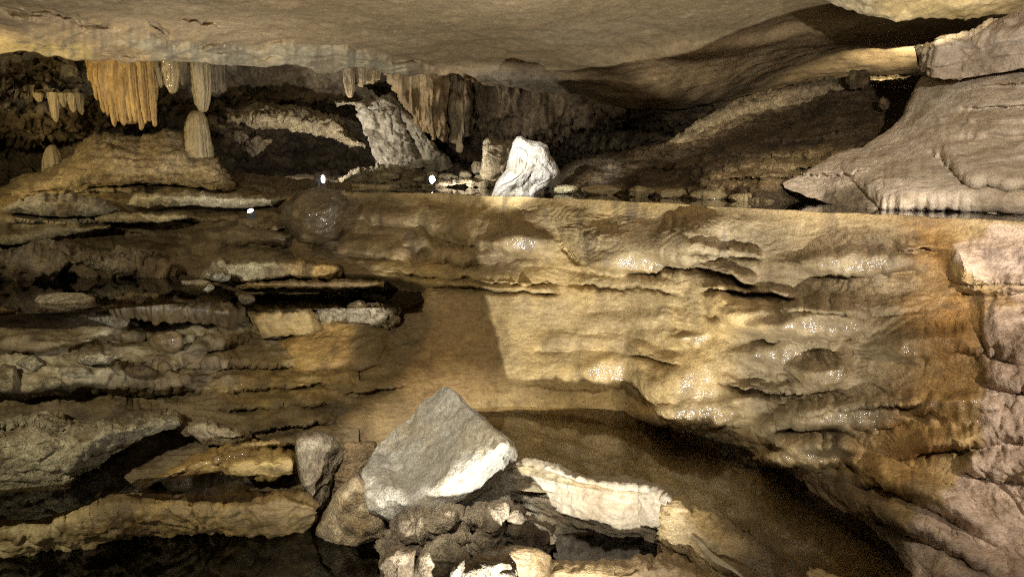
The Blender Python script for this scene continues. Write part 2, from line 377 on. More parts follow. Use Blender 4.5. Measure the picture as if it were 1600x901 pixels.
# ================================================================== ceiling (structure)
def build_ceiling():
    edge = [(-260, 70), (-100, 76), (0, 84), (70, 88), (140, 94), (190, 92), (240, 87), (290, 87), (340, 96), (400, 98), (450, 101), (520, 113), (560, 105), (600, 110), (640, 114), (715, 115), (760, 133), (810, 138), (860, 150), (900, 162), (1000, 172), (1075, 168), (1140, 158), (1250, 132), (1340, 125), (1460, 124), (1900, 120)]
    hc = tps([(800, 0, 1.1), (0, 0, 1.02), (1600, 0, 1.25), (800, -400, 1.2), (0, -400, 1.15), (1600, -400, 1.35), (-250, 80, .9), (0, 84, .92), (140, 93, .95), (340, 96, 1.0), (540, 110, 1.0), (640, 113, 1.0), (760, 130, .95), (860, 148, .85), (1000, 172, .62), (1075, 168, .66), (1150, 154, .76), (1250, 130, .95), (1340, 124, 1.0), (1460, 124, 1.0), (1850, 120, 1.0), (1000, 90, .98), (1400, 85, 1.06), (1200, 60, 1.1), (500, 50, 1.06)])
    x = np.arange(-260, 1880, 2.6)
    t = -620.0; b = np.interp(x, *np.array(edge, float).T)
    b = b+2.5*perlin(np.stack([x/37, x*0, x*0], -1))+1.2*perlin(np.stack([x/11, x*0, x*0], -1))
    v = np.r_[np.linspace(0, 0.72, 60), np.linspace(0.72, 1, 150)[1:]][:, None]
    px = np.broadcast_to(x, (len(v), len(x))).copy(); py = t*(1-v)+b*v
    E1 = np.array([(-260, -10), (0, 5), (121, 34), (178, 43), (227, 45), (256, 55), (295, 58), (355, 63), (401, 68), (444, 65), (515, 68), (580, 78), (640, 92), (720, 110), (760, 128), (900, 160)], float)
    e1 = np.interp(x, E1[:, 0], E1[:, 1])+7*perlin(np.stack([x/60, x*0+4, x*0], -1))+4*perlin(np.stack([x/19, x*0+4, x*0], -1))+2*perlin(np.stack([x/7, x*0+4, x*0], -1))
    E2 = np.array([(-260, 40), (0, 52), (60, 62), (120, 78), (215, 80), (300, 72), (420, 84), (520, 92)], float)
    e2 = np.interp(x, E2[:, 0], E2[:, 1])+3*perlin(np.stack([x/31, x*0+7, x*0], -1))
    h = hc(px, py)
    win = 1-sstep(560, 900, px)
    for cx, cy, w, hh, a, d in ((250, 43, 24, 6, 0.5, .035), (312, 33, 44, 5, 0.23, .03), (90, 20, 80, 6, .3, .03), (620, 105, 30, 4, -.1, .06), (740, 122, 20, 5, .6, .07)):
        dx = (px-cx)*math.cos(a)+(py-cy)*math.sin(a); dy = -(px-cx)*math.sin(a)+(py-cy)*math.cos(a)
        dx = dx+7*perlin(np.stack([px/17, py/9, px*0+cx], -1)); dy = dy+5*perlin(np.stack([px/14, py/11, px*0+cy], -1))
        h = h+d*np.clip(1-(dx/w)**2-(dy/hh)**2, 0, 1)**1.2
    # broad hollow lit from below near the right-hand crest
    h = h+0.03*np.exp(-((px-1380)/150)**2-((py-92)/30)**2)
    h = h-0.06*np.exp(-((px-1180)/230)**2-((py-(72+(px-1180)*-0.13))/20)**2)
    a_, b_ = ray(px, py); y = h/np.maximum(b_, 1e-3)
    be = ray(x, e1)[1]; ye = hc(x, e1)/be
    u = py-e1; yr = ye+0.012*np.maximum(u, 0)+(.10*np.exp(-(u/3.5)**2)-.10*sstep(3, 14, u))*np.clip(.5+1.6*perlin(np.stack([x/90, x*0+21, x*0], -1)), .08, 1)+(.10*np.exp(-((py-e2)/3.0)**2)-.05*sstep(0, 10, py-e2))*np.clip(.3+2*perlin(np.stack([x/55, x*0+1, x*0], -1)), 0, 1)+.05*fbm(np.stack([px/40, py/16, px*0], -1), 1, 4, 3)
    k = win*sstep(-2, 2, u); y = y*(1-k)+yr*k
    y = np.minimum(y, 12.0)
    V = P(px, py, y)
    n = np.array([0, 0, -1.0])
    lw = 1-sstep(450, 800, px)
    d = fbm(V, .8, 4, 2)*0.05+fbm(V, 7, 3, 3)*0.008+lw*ridge(V, 2.2, 3, 5, (.6, 1, 1))*0.03+sstep(0, 60, py)*fbm(V, 3, 3, 8)*0.03
    lump = np.exp(-((px-800)/90)**2-((py-118)/20)**2); d = d+lump*ridge(V, 4, 3, 4)*0.06
    V = V+n*d[..., None]
    V2 = np.stack([V[-1]+np.array([0, .03, .06]), V[-1]+np.array([0, .5, .3]), V[-1]+np.array([0, 6, .9])])
    over = V[0].copy(); over[:, 1] = -4
    VV = np.concatenate([over[None], V, V2], 0)
    PX = np.concatenate([px[:1], px, px[-1:], px[-1:], px[-1:]], 0); PY = np.concatenate([py[:1], py, py[-1:], py[-1:], py[-1:]], 0)
    cc = paint(VV, (0.42, .32, .19), (.35, .26, .145), None, 3, 0.9)
    pale = inside_soft([(190, 58), (300, 60), (400, 70), (520, 72), (580, 84), (650, 100), (640, 118), (500, 116), (340, 98), (240, 84)], PX+6*fbm(VV, 3, 2), PY, 9)
    cc = cc*(1-pale[..., None])+paint(VV, (.47, .41, .28), (.38, .33, .23), (.26, .21, .14), 9, 2.5)*pale[..., None]
    gl = inside_soft([(735, 110), (780, 98), (850, 108), (900, 130), (950, 150), (860, 148), (770, 135)], PX+8*fbm(VV, 3, 2), PY, 10)
    cc = cc*(1-gl[..., None])+paint(VV, (.40, .35, .26), (.33, .28, .2), (.22, .18, .12), 9, 3)*gl[..., None]
    yl = inside_soft([(-260, 40), (0, 52), (140, 72), (150, 96), (0, 90), (-260, 80)], PX, PY, 10)
    cc = cc*(1-yl[..., None])+np.array((.46, .37, .19))*yl[..., None]
    fl = sstep(.33, .5, fbm(VV, 26, 2, 12, (.5, 1, 1)))*sstep(.0, .3, fbm(VV, 1.3, 2, 15)); cc = cc*(1-.5*fl[..., None])+np.array((.58, .5, .36))*.5*fl[..., None]
    o = link_mesh('ceiling', VV, None, M_SMOOTH, cc.reshape(-1, 3), 0.15, quads=gridquads(VV.shape[0], VV.shape[1]))
    tag(o, 'low brown limestone cave ceiling', 'ceiling', kind='structure')
build_ceiling()

# ================================================================== ground (structure), under every pool
def build_ground():
    lx = np.array([onz(a, b, ZP) for a, b in LIP]); wx = np.array([P(a, b, y)[0] for (a, b), y in zip(LIP, lx)])
    xs = np.linspace(-11, 9, 220); ys = np.linspace(-3, 15, 220); X, Yy = np.meshgrid(xs, ys)
    yl = np.interp(X, wx, lx)+0.25; yl = np.where(X < wx[0], 7.4, yl)
    z = -0.3+(1.18+0.3)*sstep(0, 0.5, Yy-yl); V = np.stack([X, Yy, z], -1); V[..., 2] += fbm(V, 1.2, 3, 1)*0.05
    o = link_mesh('ground', V, None, M_ROCK, paint(V, (.2, .14, .07), BRN, DBRN).reshape(-1, 3), 0.3, quads=gridquads(220, 220))
    tag(o, 'brown silt and rock floor of the cave under the pools', 'ground', kind='structure')
build_ground()

def pool(pts, z, mat, label, name='water'):
    V = [P(a, b, onz(a, b, z)) for a, b in pts]
    ar = sum(V[k-1][0]*V[k][1]-V[k][0]*V[k-1][1] for k in range(len(V)))
    if ar < 0: V = V[::-1]
    o = link_mesh(name, V, [list(range(len(V)))], mat, smooth=False); tag(o, label, 'pool', kind='structure'); return o
pool([(470, 299), (520, 299.5), (690, 302.5), (800, 308), (900, 311), (1000, 315.5), (1100, 321.5), (1200, 327), (1300, 332), (1400, 336.5), (1500, 341.5), (1620, 347.5), (1740, 353.5), (1740, 300), (1400, 285), (1000, 278), (600, 276), (470, 280)], ZP, M_WATER, 'still water of the upper pool behind the flowstone dam')
pool([(700, 640), (800, 634), (850, 636), (980, 638), (1090, 675), (1240, 722), (1350, 800), (1450, 875), (1520, 950), (1250, 950), (1160, 880), (1060, 800), (1020, 775), (900, 760), (820, 740), (700, 720)], ZR, M_WATER, 'shallow brown water of the curved pool under the flowstone dam')
pool([(-80, 425), (0, 425), (250, 420), (330, 440), (300, 472), (150, 485), (0, 492), (-80, 495)], ZA, M_WATER_DARK, 'dark still water of the left terrace pool')
pool([(370, 446), (480, 442), (640, 444), (680, 460), (640, 480), (480, 482), (400, 484), (350, 470)], ZB, M_WATER_DARK, 'narrow dark water of the middle terrace pool')
pool([(-100, 850), (200, 825), (520, 815), (640, 840), (660, 960), (-100, 960)], ZL, M_WATER_DARK, 'black water of the lowest pool in the bottom left corner')
pool([(185, 768), (215, 748), (330, 738), (385, 744), (400, 762), (330, 774)], 0.21, M_WATER_DARK, 'small dark water hollow between ochre ledges')
pool([(-80, 811), (-80, 780), (0, 765), (100, 755), (160, 725), (190, 762), (135, 788), (60, 811)], 0.14, M_WATER_DARK, 'dark water slot under the big grey rock mass')
pool([(845, 836), (960, 826), (1040, 828), (1045, 850), (1020, 876), (940, 882), (860, 876)], 0.0, M_WATER_DARK, 'small rim pool water in front of the white rim')
V_ = [P(a, b, onz(a, b, -.06)) for a, b in ((840, 842), (840, 884), (1050, 884), (1050, 832))]
tag(link_mesh('pool_bed', V_, [(0, 1, 2, 3)], M_SMOOTH, np.array([(.16, .11, .06)]*4), .2), 'brown bed of the small rim pool', 'pool bed', kind='structure')
# silt floor of the curved pool
def silt():
    top = [(690, 630), (800, 628), (850, 630), (980, 636), (1095, 672), (1245, 720), (1355, 798), (1455, 872), (1530, 950)]
    bot = [(700, 730), (800, 760), (850, 770), (900, 775), (1000, 790), (1060, 815), (1120, 880), (1200, 930), (1290, 975)]
    px, py, v = strip_grid(top, bot, 4); V = P(px, py, onz(px, py, ZR-0.10)); V[..., 2] += fbm(V, 3, 4, 2)*0.035
    c = paint(V, (.50, .45, .335), (.43, .38, .275), (.34, .295, .2), 4, 1.6, .35)
    sp = sstep(.42, .5, fbm(V, 13, 2, 9)); c = c*(1-.25*sp[..., None])
    o = link_mesh('pool_bed', V, None, M_SILT, c.reshape(-1, 3), 0.2, quads=gridquads(*V.shape[:2])); tag(o, 'brown silt bed of the curved pool', 'pool bed', kind='structure')
silt()

# ================================================================== flowstone dam
BASE = [(380, 640), (480, 660), (600, 656), (700, 648), (780, 642), (850, 646), (975, 657), (1070, 706), (1200, 752), (1300, 832), (1380, 897), (1450, 960), (1560, 1030), (1760, 1110)]
LF = [ # edge, H, A, cav, G, fringe
 ([(636, 345), (653, 345), (685, 372), (727, 381), (784, 389), (809, 394), (834, 389), (852, 358)], 62, .11, .05, 9, 3),
 ([(622, 372), (653, 393), (699, 408), (720, 414), (749, 409), (820, 400), (860, 398)], 40, .09, .04, 8, 4),
 ([(868, 352), (880, 386), (898, 404), (933, 416), (962, 421), (997, 425), (1033, 421), (1075, 410), (1130, 400)], 84, .12, .12, 9, 3),
 ([(880, 440), (910, 441), (944, 445), (997, 443), (1040, 452), (1062, 458)], 20, .06, .13, 7, 2),
 ([(1030, 408), (1070, 410), (1110, 418), (1182, 444)], 16, .05, .16, 10, 3),
 ([(1060, 388), (1100, 393), (1150, 396), (1190, 400)], 14, .05, .10, 6, 2),
 ([(670, 444), (740, 448), (800, 452), (872, 455)], 14, .09, .16, 6, 1),
 ([(560, 410), (600, 418), (660, 428), (720, 432), (800, 440), (880, 440)], 26, .06, .04, 8, 3),
 ([(1085, 462), (1111, 485), (1146, 510), (1182, 519), (1210, 526), (1239, 523), (1281, 517), (1350, 518)], 58, .14, .05, 9, 6),
 ([(1090, 448), (1140, 452), (1200, 455), (1245, 466)], 10, .04, .13, 8, 1),
 ([(1215, 560), (1235, 576), (1253, 588), (1281, 600), (1312, 595), (1330, 580)], 44, .08, .05, 7, 4),
 ([(1110, 590), (1160, 605), (1200, 610), (1253, 610), (1310, 600)], 16, .04, .10, 7, 2),
 ([(980, 548), (1010, 552), (1033, 563), (1065, 570)], 22, .06, .1, 7, 1),
 ([(985, 592), (1010, 625), (1060, 655), (1120, 662), (1185, 662)], 66, .09, .06, 10, 4),
 ([(1395, 560), (1427, 556), (1484, 548), (1540, 548)], 50, .07, .05, 9, 3),
 ([(1185, 680), (1200, 692), (1231, 715), (1265, 723), (1322, 723), (1345, 735)], 46, .12, .1, 10, 4),
 ([(1190, 676), (1242, 664), (1310, 660), (1394, 662), (1420, 655)], 36, .08, .10, 9, 4),
 ([(1260, 428), (1300, 426), (1360, 426), (1441, 418)], 40, .07, .06, 8, 4),
 ([(1220, 480), (1300, 488), (1360, 492), (1440, 480)], 26, .03, .03, 8, 2),
 ([(1400, 390), (1440, 386), (1480, 392)], 22, .03, .03, 7, 2),
 ([(1490, 448), (1530, 462), (1560, 460), (1640, 448)], 30, .09, .06, 8, 3),
 ([(1470, 418), (1500, 438), (1545, 445), (1640, 440)], 70, .10, .05, 6, 2),
 ([(1525, 500), (1545, 556), (1600, 562), (1700, 566)], 100, .10, .05, 8, 3),
 ([(1530, 585), (1550, 606), (1620, 612), (1700, 614)], 44, .06, .04, 8, 3),
 ([(1340, 757), (1378, 753), (1454, 787), (1503, 812), (1560, 850)], 42, .09, .07, 11, 3),
 ([(1330, 800), (1359, 802), (1397, 817), (1454, 840), (1514, 876), (1560, 900)], 36, .08, .08, 11, 3),
 ([(1400, 715), (1440, 706), (1500, 700), (1560, 690), (1660, 690)], 40, .06, .06, 9, 4),
 ([(1420, 640), (1470, 648), (1530, 640), (1580, 630)], 34, .05, .05, 9, 4),
 ([(1250, 645), (1300, 640), (1370, 632), (1440, 628)], 18, .04, .05, 8, 3),
 ([(800, 600), (900, 607), (975, 604), (1000, 622), (1060, 690)], 60, .03, .02, 14, 2),
 ([(420, 592), (480, 590), (560, 574), (600, 566)], 66, .05, .04, 8, 1),
 ([(470, 622), (560, 612), (640, 600)], 22, .04, .05, 7, 1),
 ([(560, 340), (620, 350), (660, 352)], 30, .05, .05, 10, 3),
 ([(520, 392), (570, 398), (640, 404)], 34, .06, .05, 9, 3),
 ([(900, 520), (960, 515), (1040, 505), (1090, 512)], 30, .03, .02, 8, 2),
 ([(830, 545), (900, 540), (980, 545)], 30, .02, .02, 8, 2),
 ([(1590, 770), (1640, 776), (1700, 780)], 60, .07, .05, 9, 3), ([(1500, 735), (1560, 748), (1640, 752)], 50, .05, .05, 9, 3),
 ([(1450, 905), (1520, 920), (1620, 930)], 60, .06, .05, 9, 3),
]
def dam_feats(px, py):
    wx = px+5*perlin(np.stack([px/40, py/30, px*0+3], -1)); wy = py+4*perlin(np.stack([px/50, py/20, px*0+8], -1))
    d = 0
    for e, H, A, cv, G, fr in LF: d = d+lobe(wx, wy, e, H, A*1.5, cv*1.1, G, fr)
    # rounded boss left of the lip, recess of the middle pool, undercut foot along the curved pool
    d = d-0.34*inside_soft([(360, 440), (480, 436), (600, 438), (668, 452), (650, 478), (480, 482), (370, 478)], px, py, 12)
    b = np.interp(px, *np.array(BASE, float).T)
    u = py-b
    d = d-0.16*sstep(-90, -20, u)*sstep(960, 1040, px)*(1-sstep(1380, 1460, px))
    g = np.abs((px+ (py-420)*0.25)-655)  # buttress beside the middle pool
    d = d+0.03*np.exp(-((px-(690-(py-460)*.35))/34)**2)*sstep(455, 480, py)*(1-sstep(600, 650, py))
    d = d+0.05*np.exp(-((px-(600-(py-500)*.3))/22)**2)*sstep(480, 520, py)
    return d
def dam_color(p, px, py):
    n1 = fbm(p, 2.2, 4, 3); n2 = fbm(p, 6, 3, 5)
    X = px+44*n1+20*n2; Y = py+30*fbm(p, 2.6, 4, 9)+16*n2
    c = paint(p, OCH, (.38, .29, .15), (.27, .2, .095), 1, 1.6, .55, 1)
    def put(poly, soft, col, a=1.0):
        nonlocal c
        m = inside_soft(poly, X, Y, soft)*a; c = c*(1-m[..., None])+np.asarray(col)*m[..., None]
    brown = paint(p, (.22, .17, .1), (.155, .118, .068), (.29, .235, .145), 6, 2.4)
    put([(1050, 340), (1480, 340), (1540, 600), (1450, 760), (1200, 700), (1120, 560), (1180, 480), (1080, 430)], 45, brown, .85)
    put([(860, 350), (1000, 335), (1150, 350), (1200, 400), (1100, 420), (900, 400)], 16, paint(p, (.36, .29, .17), (.27, .21, .12), None, 4, 3), .7)
    put([(640, 340), (850, 330), (850, 400), (760, 420), (620, 400)], 14, paint(p, (.33, .26, .16), (.25, .19, .11), None, 4, 3), .7)
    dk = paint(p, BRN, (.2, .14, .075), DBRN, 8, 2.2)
    put([(300, 280), (640, 296), (640, 350), (600, 420), (680, 470), (690, 520), (680, 650), (340, 700), (330, 560)], 26, dk, .9)  # wet brown shoulder, stretched right to darken the wall in the boulder's shadow
    put([(395, 470), (490, 480), (560, 520), (570, 575), (480, 600), (410, 590), (420, 535)], 14, paint(p, (.42, .28, .1), (.34, .22, .08), (.2, .13, .05), 2, 3), .95)
    put([(690, 470), (740, 468), (800, 590), (760, 640), (620, 640)], 18, paint(p, (.38, .26, .12), (.3, .2, .09), (.22, .14, .07), 2, 2), .8)  # browner triangle painted where the boulder's shadow falls on the wall
    og = paint(p, ORG, (.40, .25, .085), (.19, .11, .04), 5, 3.2)
    put([(1420, 345), (1490, 345), (1500, 450), (1560, 470), (1540, 560), (1560, 640), (1500, 700), (1440, 780), (1340, 840), (1330, 740), (1390, 640), (1430, 520)], 48, og, .8)
    pk = paint(p, PINK, PINK2, (.36, .27, .19), 7, 2.0, .35)
    put([(1478, 372), (1530, 352), (1760, 345), (1760, 446), (1545, 444), (1500, 438), (1480, 420)], 6, pk)
    put([(1535, 452), (1760, 440), (1760, 468), (1600, 478), (1560, 470)], 6, pk)
    put([(1525, 480), (1760, 474), (1760, 1050), (1400, 980), (1380, 860), (1440, 810), (1500, 760), (1560, 690), (1540, 640), (1550, 590), (1530, 520)], 9, pk)
    m = inside_soft([(985, 648), (1060, 664), (1120, 676), (1200, 728), (1340, 742), (1400, 800), (1440, 900), (1300, 880), (1180, 790), (1050, 720)], px+14*n2, py+10*n1, 9)*.92; c = c*(1-m[..., None])+dk*m[..., None]  # wet dark foot, its brown also painting in the shade above the pool
    st2 = sstep(.25, .5, fbm(p, 5, 3, 13, (2.0, 1, .25)))*(1-sstep(380, 470, py)); c = c*(1-.35*st2[..., None]*np.array([1, 1, .8]))
    return np.clip(c, .01, .8)
GLINTS = ((985, 412, 62, 15), (1180, 500, 50, 20), (1270, 512, 80, 15), (1450, 545, 60, 20), (1085, 605, 50, 38), (1090, 648, 74, 16), (1290, 590, 36, 15), (1330, 412, 80, 16), (1265, 715, 72, 13), (1330, 655, 80, 17), (945, 582, 34, 22), (815, 380, 44, 15), (1085, 530, 28, 10), (1220, 555, 60, 16), (1500, 640, 50, 22))  # extra wet coat and tilted faces put glints at these spots
def glintpatch(px, py, k=1.0):
    w = 0*px
    for x, y, a, b in GLINTS: w = np.maximum(w, np.exp(-(((px-x)/a/k)**2+((py-y)/b/k)**2)**1.5))
    return w
def dam_wet(p, px, py):
    w = .2+.35*fbm(p, 1.1, 3, 17)+.25*np.exp(-((py-322)/16)**2)*(px > 560)*(px < 960)
    return np.clip(w+1.1*glintpatch(px, py)*np.clip(.8+1.2*fbm(p, 8, 2, 33), 0, 1), 0, 1)
def build_dam():
    top = [(380, 352), (410, 335), (440, 312)]+[(a, b) for a, b in LIP]
    px, py, v = grid_x((385, 1735), top, BASE, 2.1)
    x = px[0]; ty = py[0].copy(); py = py+(1-v)*(1.8*perlin(np.stack([x/60, x*0, x*0+5], -1))+.7*perlin(np.stack([x/14, x*0, x*0+5], -1)))
    Yt = onz(x, ty, ZP+0.006); Yt = np.where(x < 520, np.interp(x, [385, 440, 520], [5.9, 6.15, onz(520, 299, ZP+.006)]), Yt)
    Yr = onz(x, py[-1], ZR-0.06); Yl = np.interp(x, [385, 560, 700, 900], [4.25, 4.3, 4.38, 4.45]); k = sstep(640, 820, x); Yb = Yl*(1-k)+Yr*k
    g = v**0.95+0.035*np.sin(v*9+px/140)*np.sin(np.pi*v)
    y = Yt*(1-g)+Yb*g+0.7*(1-sstep(385, 480, px+20*perlin(np.stack([py/40, py*0, py*0], -1))))
    fade = sstep(0, .07, v)
    f = dam_feats(px, py)*fade
    def dd(V, px_, py_):
        amp = .034*(.7+.3*sstep(640, 1000, px_))*np.clip(.65+1.2*fbm(V, 1.4, 3, 41), .3, 1.3)
        r = sstep(1500, 1560, px_); low = sstep(-120, -40, py_-np.interp(px_, *np.array(BASE, float).T))*sstep(980, 1050, px_)
        lo = 1.2*fbm(V, 1.7, 3, 2); fl = lo+(disp(V, 'flow', 1, 2)-lo)*(1-.86*glintpatch(px_, py_, 1.25))
        d = fl*amp*(1-.55*r)*(1-.6*low)+disp(V, 'rock', .04, 5)*np.maximum(r*.7, low)
        return d*fade
    y = y-f*(1-.6*sstep(1490, 1550, px))
    lamp = np.array([.15, 1.75, .06]); eye = np.array([0, 0, ZC]); ra, rb = ray(px, py); y0 = y.copy()
    for X0, Y0, a, b in GLINTS:                                  # faces tilted to mirror the lamp at the camera, shaping in the glints
        k = np.argmin((px-X0)**2+(py-Y0)**2); c = P(px.flat[k], py.flat[k], np.median(y0[(np.abs(px-X0) < a*.6) & (np.abs(py-Y0) < b*.6)])-.02)
        h = (lamp-c)/np.linalg.norm(lamp-c)+(eye-c)/np.linalg.norm(eye-c)
        yp = (h@(c-eye))/(h[0]*ra+h[1]+h[2]*rb)
        wx = px+8*perlin(np.stack([px/30, py/20, px*0+X0], -1)); wy = py+5*perlin(np.stack([px/24, py/20, px*0+Y0], -1))
        m = .95*np.exp(-(((wx-X0)/a/1.15)**2+((wy-Y0)/b/1.15)**2)**2)
        y = y*(1-m)+(yp+.012*perlin(np.stack([px/16, py/40, px*0+X0], -1)))*m
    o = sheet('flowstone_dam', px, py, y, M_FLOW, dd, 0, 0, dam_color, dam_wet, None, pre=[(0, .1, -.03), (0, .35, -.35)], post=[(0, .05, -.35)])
    tag(o, 'tall wet ochre flowstone dam with scalloped ledges holding back the upper pool', 'flowstone dam')
build_dam()

# ================================================================== left bank
def build_left_bank():
    top = [(-150, 318), (0, 292), (60, 272), (110, 258), (165, 252), (250, 260), (345, 268), (420, 276), (500, 284), (560, 289)]
    bot = [(-150, 960), (0, 960), (300, 940), (420, 850), (470, 835), (560, 800)]
    Yf = tps([(0, 290, 6.9), (110, 258, 7.3), (250, 260, 7.6), (345, 267, 7.8), (450, 282, 7.8), (560, 290, 7.6), (0, 350, 6.0), (150, 340, 6.2), (300, 330, 6.4), (430, 320, 6.5), (540, 330, 6.4), (300, 390, 5.9), (450, 400, 5.75), (0, 430, 5.4), (200, 430, 5.6), (330, 450, 5.4), (0, 485, 4.4), (150, 490, 4.5), (300, 495, 4.85), (420, 480, 5.3), (540, 480, 5.35), (0, 600, 4.1), (200, 600, 4.4), (360, 600, 4.6), (540, 610, 4.5), (0, 650, 4.15), (200, 650, 4.25), (400, 660, 4.25), (540, 680, 4.2), (0, 740, 3.95), (200, 740, 3.95), (400, 730, 3.9), (540, 750, 3.9), (0, 800, 3.8), (200, 800, 3.8), (400, 800, 3.75), (0, 900, 3.6), (300, 900, 3.6), (-150, 400, 5.2), (-150, 700, 3.9)])
    px, py, v = grid_x((-150, 560), top, bot, 2.4)
    y = Yf(px, py)
    feats = [([(0, 345), (60, 342), (150, 346), (290, 342), (380, 344)], 14, .10, .10, 8, 2), ([(-100, 380), (30, 380), (90, 368), (170, 357), (240, 366)], 12, .10, .12, 8, 2),
             ([(100, 285), (200, 282), (300, 290), (450, 294)], 10, .1, .08, 6, 2), ([(20, 305), (120, 297), (220, 298)], 10, .1, .08, 6, 2), ([(230, 420), (280, 440), (330, 446), (380, 440)], 46, .12, .06, 10, 2),
             ([(300, 372), (380, 378), (470, 384)], 30, .12, .1, 10, 2), ([(360, 348), (420, 352), (470, 356)], 24, .1, .06, 8, 2),
             ([(120, 524), (200, 530), (270, 540), (330, 520)], 36, .10, .06, 10, 3), ([(-80, 545), (60, 548), (150, 540)], 40, .08, .06, 10, 3), ([(180, 560), (260, 575), (330, 548), (390, 530)], 40, .1, .06, 10, 3),
             ([(-100, 610), (40, 612), (140, 606), (250, 605), (320, 612)], 44, .14, .2, 26, 3), ([(300, 575), (380, 566), (470, 572)], 26, .07, .07, 8, 2), ([(330, 612), (420, 605), (520, 596)], 28, .08, .06, 8, 2),
             ([(330, 640), (430, 632), (530, 628)], 24, .07, .07, 8, 2), ([(380, 676), (440, 668), (520, 655)], 28, .07, .09, 8, 2)]
    def ff(px, py):
        wx = px+6*perlin(np.stack([px/40, py/30, px*0+3], -1)); wy = py+5*perlin(np.stack([px/50, py/20, px*0+8], -1)); d = 0
        for e, H, A, cv, G, fr in feats: d = d+lobe(wx, wy, e, H, A, cv*.55, G, fr)
        d = d-.25*inside_soft([(-150, 425), (250, 422), (330, 440), (300, 470), (100, 485), (-150, 488)], px, py, 10)
        return d
    def cf(p, px, py):
        c = paint(p, (.2, .155, .088), (.14, .105, .052), DBRN, 3, 2.0)
        def put(poly, soft, col, a=1.):
            nonlocal c
            m = inside_soft(poly, px+14*fbm(p, 3, 3, 2), py+9*fbm(p, 3, 3, 5), soft)*a; c = c*(1-m[..., None])+np.asarray(col)*m[..., None]
        pl = paint(p, PALE, PALE2, (.22, .17, .1), 4, 3.2)
        put([(-150, 330), (0, 300), (110, 262), (200, 262), (240, 285), (120, 310), (0, 335)], 14, paint(p, (.4, .31, .15), (.28, .21, .1), BRN, 4, 3.2), .9)
        put([(-150, 365), (90, 350), (170, 352), (290, 335), (150, 335), (0, 340)], 8, pl, .5)
        put([(-150, 540), (60, 555), (150, 560), (230, 550), (210, 590), (60, 605), (-150, 610)], 12, pl, .85)
        put([(100, 495), (190, 488), (230, 505), (150, 525)], 8, pl, .8); put([(330, 605), (440, 560), (560, 520), (560, 600), (420, 650)], 20, paint(p, (.4, .29, .11), (.3, .21, .08), BRN, 4, 3), .6)
        put([(225, 505), (300, 500), (330, 520), (300, 545), (250, 550)], 12, pl, .55)
        put([(440, 330), (560, 310), (560, 420), (440, 400)], 16, DBRN, .8)
        return np.clip(c, .01, .8)
    o = sheet('rock_bank', px, py, y, M_FLOW, 'layer', .042, 4, cf, lambda p, a, b: np.clip(.25+.6*fbm(p, 1.6, 3, 3), 0, 1), ff, pre=[(0, .5, -.05), (0, 1.2, -.3)], post=[(0, .2, -.3)])
    tag(o, 'dark brown stepped rock bank with thin layers filling the left side', 'rock bank')
build_left_bank()

LG = None
def S(*a, **k): return shelf(*a, **k)
pal = ((.46, .43, .33), (.36, .33, .23), (.2, .155, .09)); och = ((.42, .29, .11), (.33, .22, .085), (.2, .13, .055)); gry = (GREY, GREY2, (.17, .13, .08)); drk = ((.2, .145, .08), BRN, DBRN)
S('rock_ledge', 'long pale flat ledge beside the half hidden lamp, left of the dam', 'rock ledge', [(196, 319), (213, 303), (300, 300), (370, 304), (452, 308)], [(198, 322), (218, 324), (300, 322), (385, 326), (436, 318)], [6.15, 6.2, 6.25], T=.2, crest=.3, col=(PALE, (.36, .32, .22), PALE2), amp=.02, seed=1)
S('rock_ledge', 'dim rounded low rock at the far left edge of the layered bank', 'rock ledge', [(5, 325), (25, 312), (60, 304), (130, 303), (165, 311), (188, 327)], [(5, 330), (40, 335), (80, 338), (140, 337), (170, 335), (188, 330)], 5.9, T=.3, col=gry, seed=2)
S('rock_ledge', 'thin yellowish streak of rock below the long pale ledge', 'rock ledge', [(148, 341), (180, 332), (230, 333), (292, 337)], [(150, 345), (200, 347), (250, 345), (292, 340)], 5.75, T=.25, bulge=.03, col=((.45, .38, .2), PALE, PALE2), seed=3, kind='layer', amp=.015)
S('rock_ledge', 'thin bright yellow ledge rising from the left frame edge', 'rock ledge', [(-60, 371), (40, 363), (90, 351), (140, 355), (172, 352)], [(-60, 383), (30, 379), (80, 370), (130, 362), (172, 356)], [5.4, 5.6, 5.7], T=.3, bulge=.03, col=((.45, .38, .2), PALE, PALE2), seed=4, kind='layer', amp=.015)
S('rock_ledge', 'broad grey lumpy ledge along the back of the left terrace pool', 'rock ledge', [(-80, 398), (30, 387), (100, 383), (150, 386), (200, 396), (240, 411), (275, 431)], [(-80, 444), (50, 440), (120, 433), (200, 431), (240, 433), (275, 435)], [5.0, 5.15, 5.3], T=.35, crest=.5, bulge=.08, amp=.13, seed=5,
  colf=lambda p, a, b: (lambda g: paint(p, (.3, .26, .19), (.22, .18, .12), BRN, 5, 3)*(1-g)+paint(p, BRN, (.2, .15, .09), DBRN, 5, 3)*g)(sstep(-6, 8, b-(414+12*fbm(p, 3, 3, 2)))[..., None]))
blob('boulder', 'low smooth pale rock lying in the left terrace pool', 'boulder', [(50, 473), (60, 461), (90, 457), (130, 457), (150, 466), (146, 476), (100, 481), (56, 481)], 4.32, .14, col=(PALE, (.38, .34, .26), PALE2), seed=1, amp=.015, facets=3)
S('rimstone_dam', 'dark little rimstone wall with faint vertical drapes below the left terrace pool', 'rimstone dam', [(140, 474), (170, 465), (240, 464), (330, 470), (385, 478)], [(150, 496), (200, 496), (300, 504), (375, 510)], [4.32, 4.5, 4.8], T=.12, kind='flute', amp=.05, endr=.3, jag=4, col=((.13, .1, .055), BRN, DBRN), wet=.6, mat=M_FLUTE, seed=2)
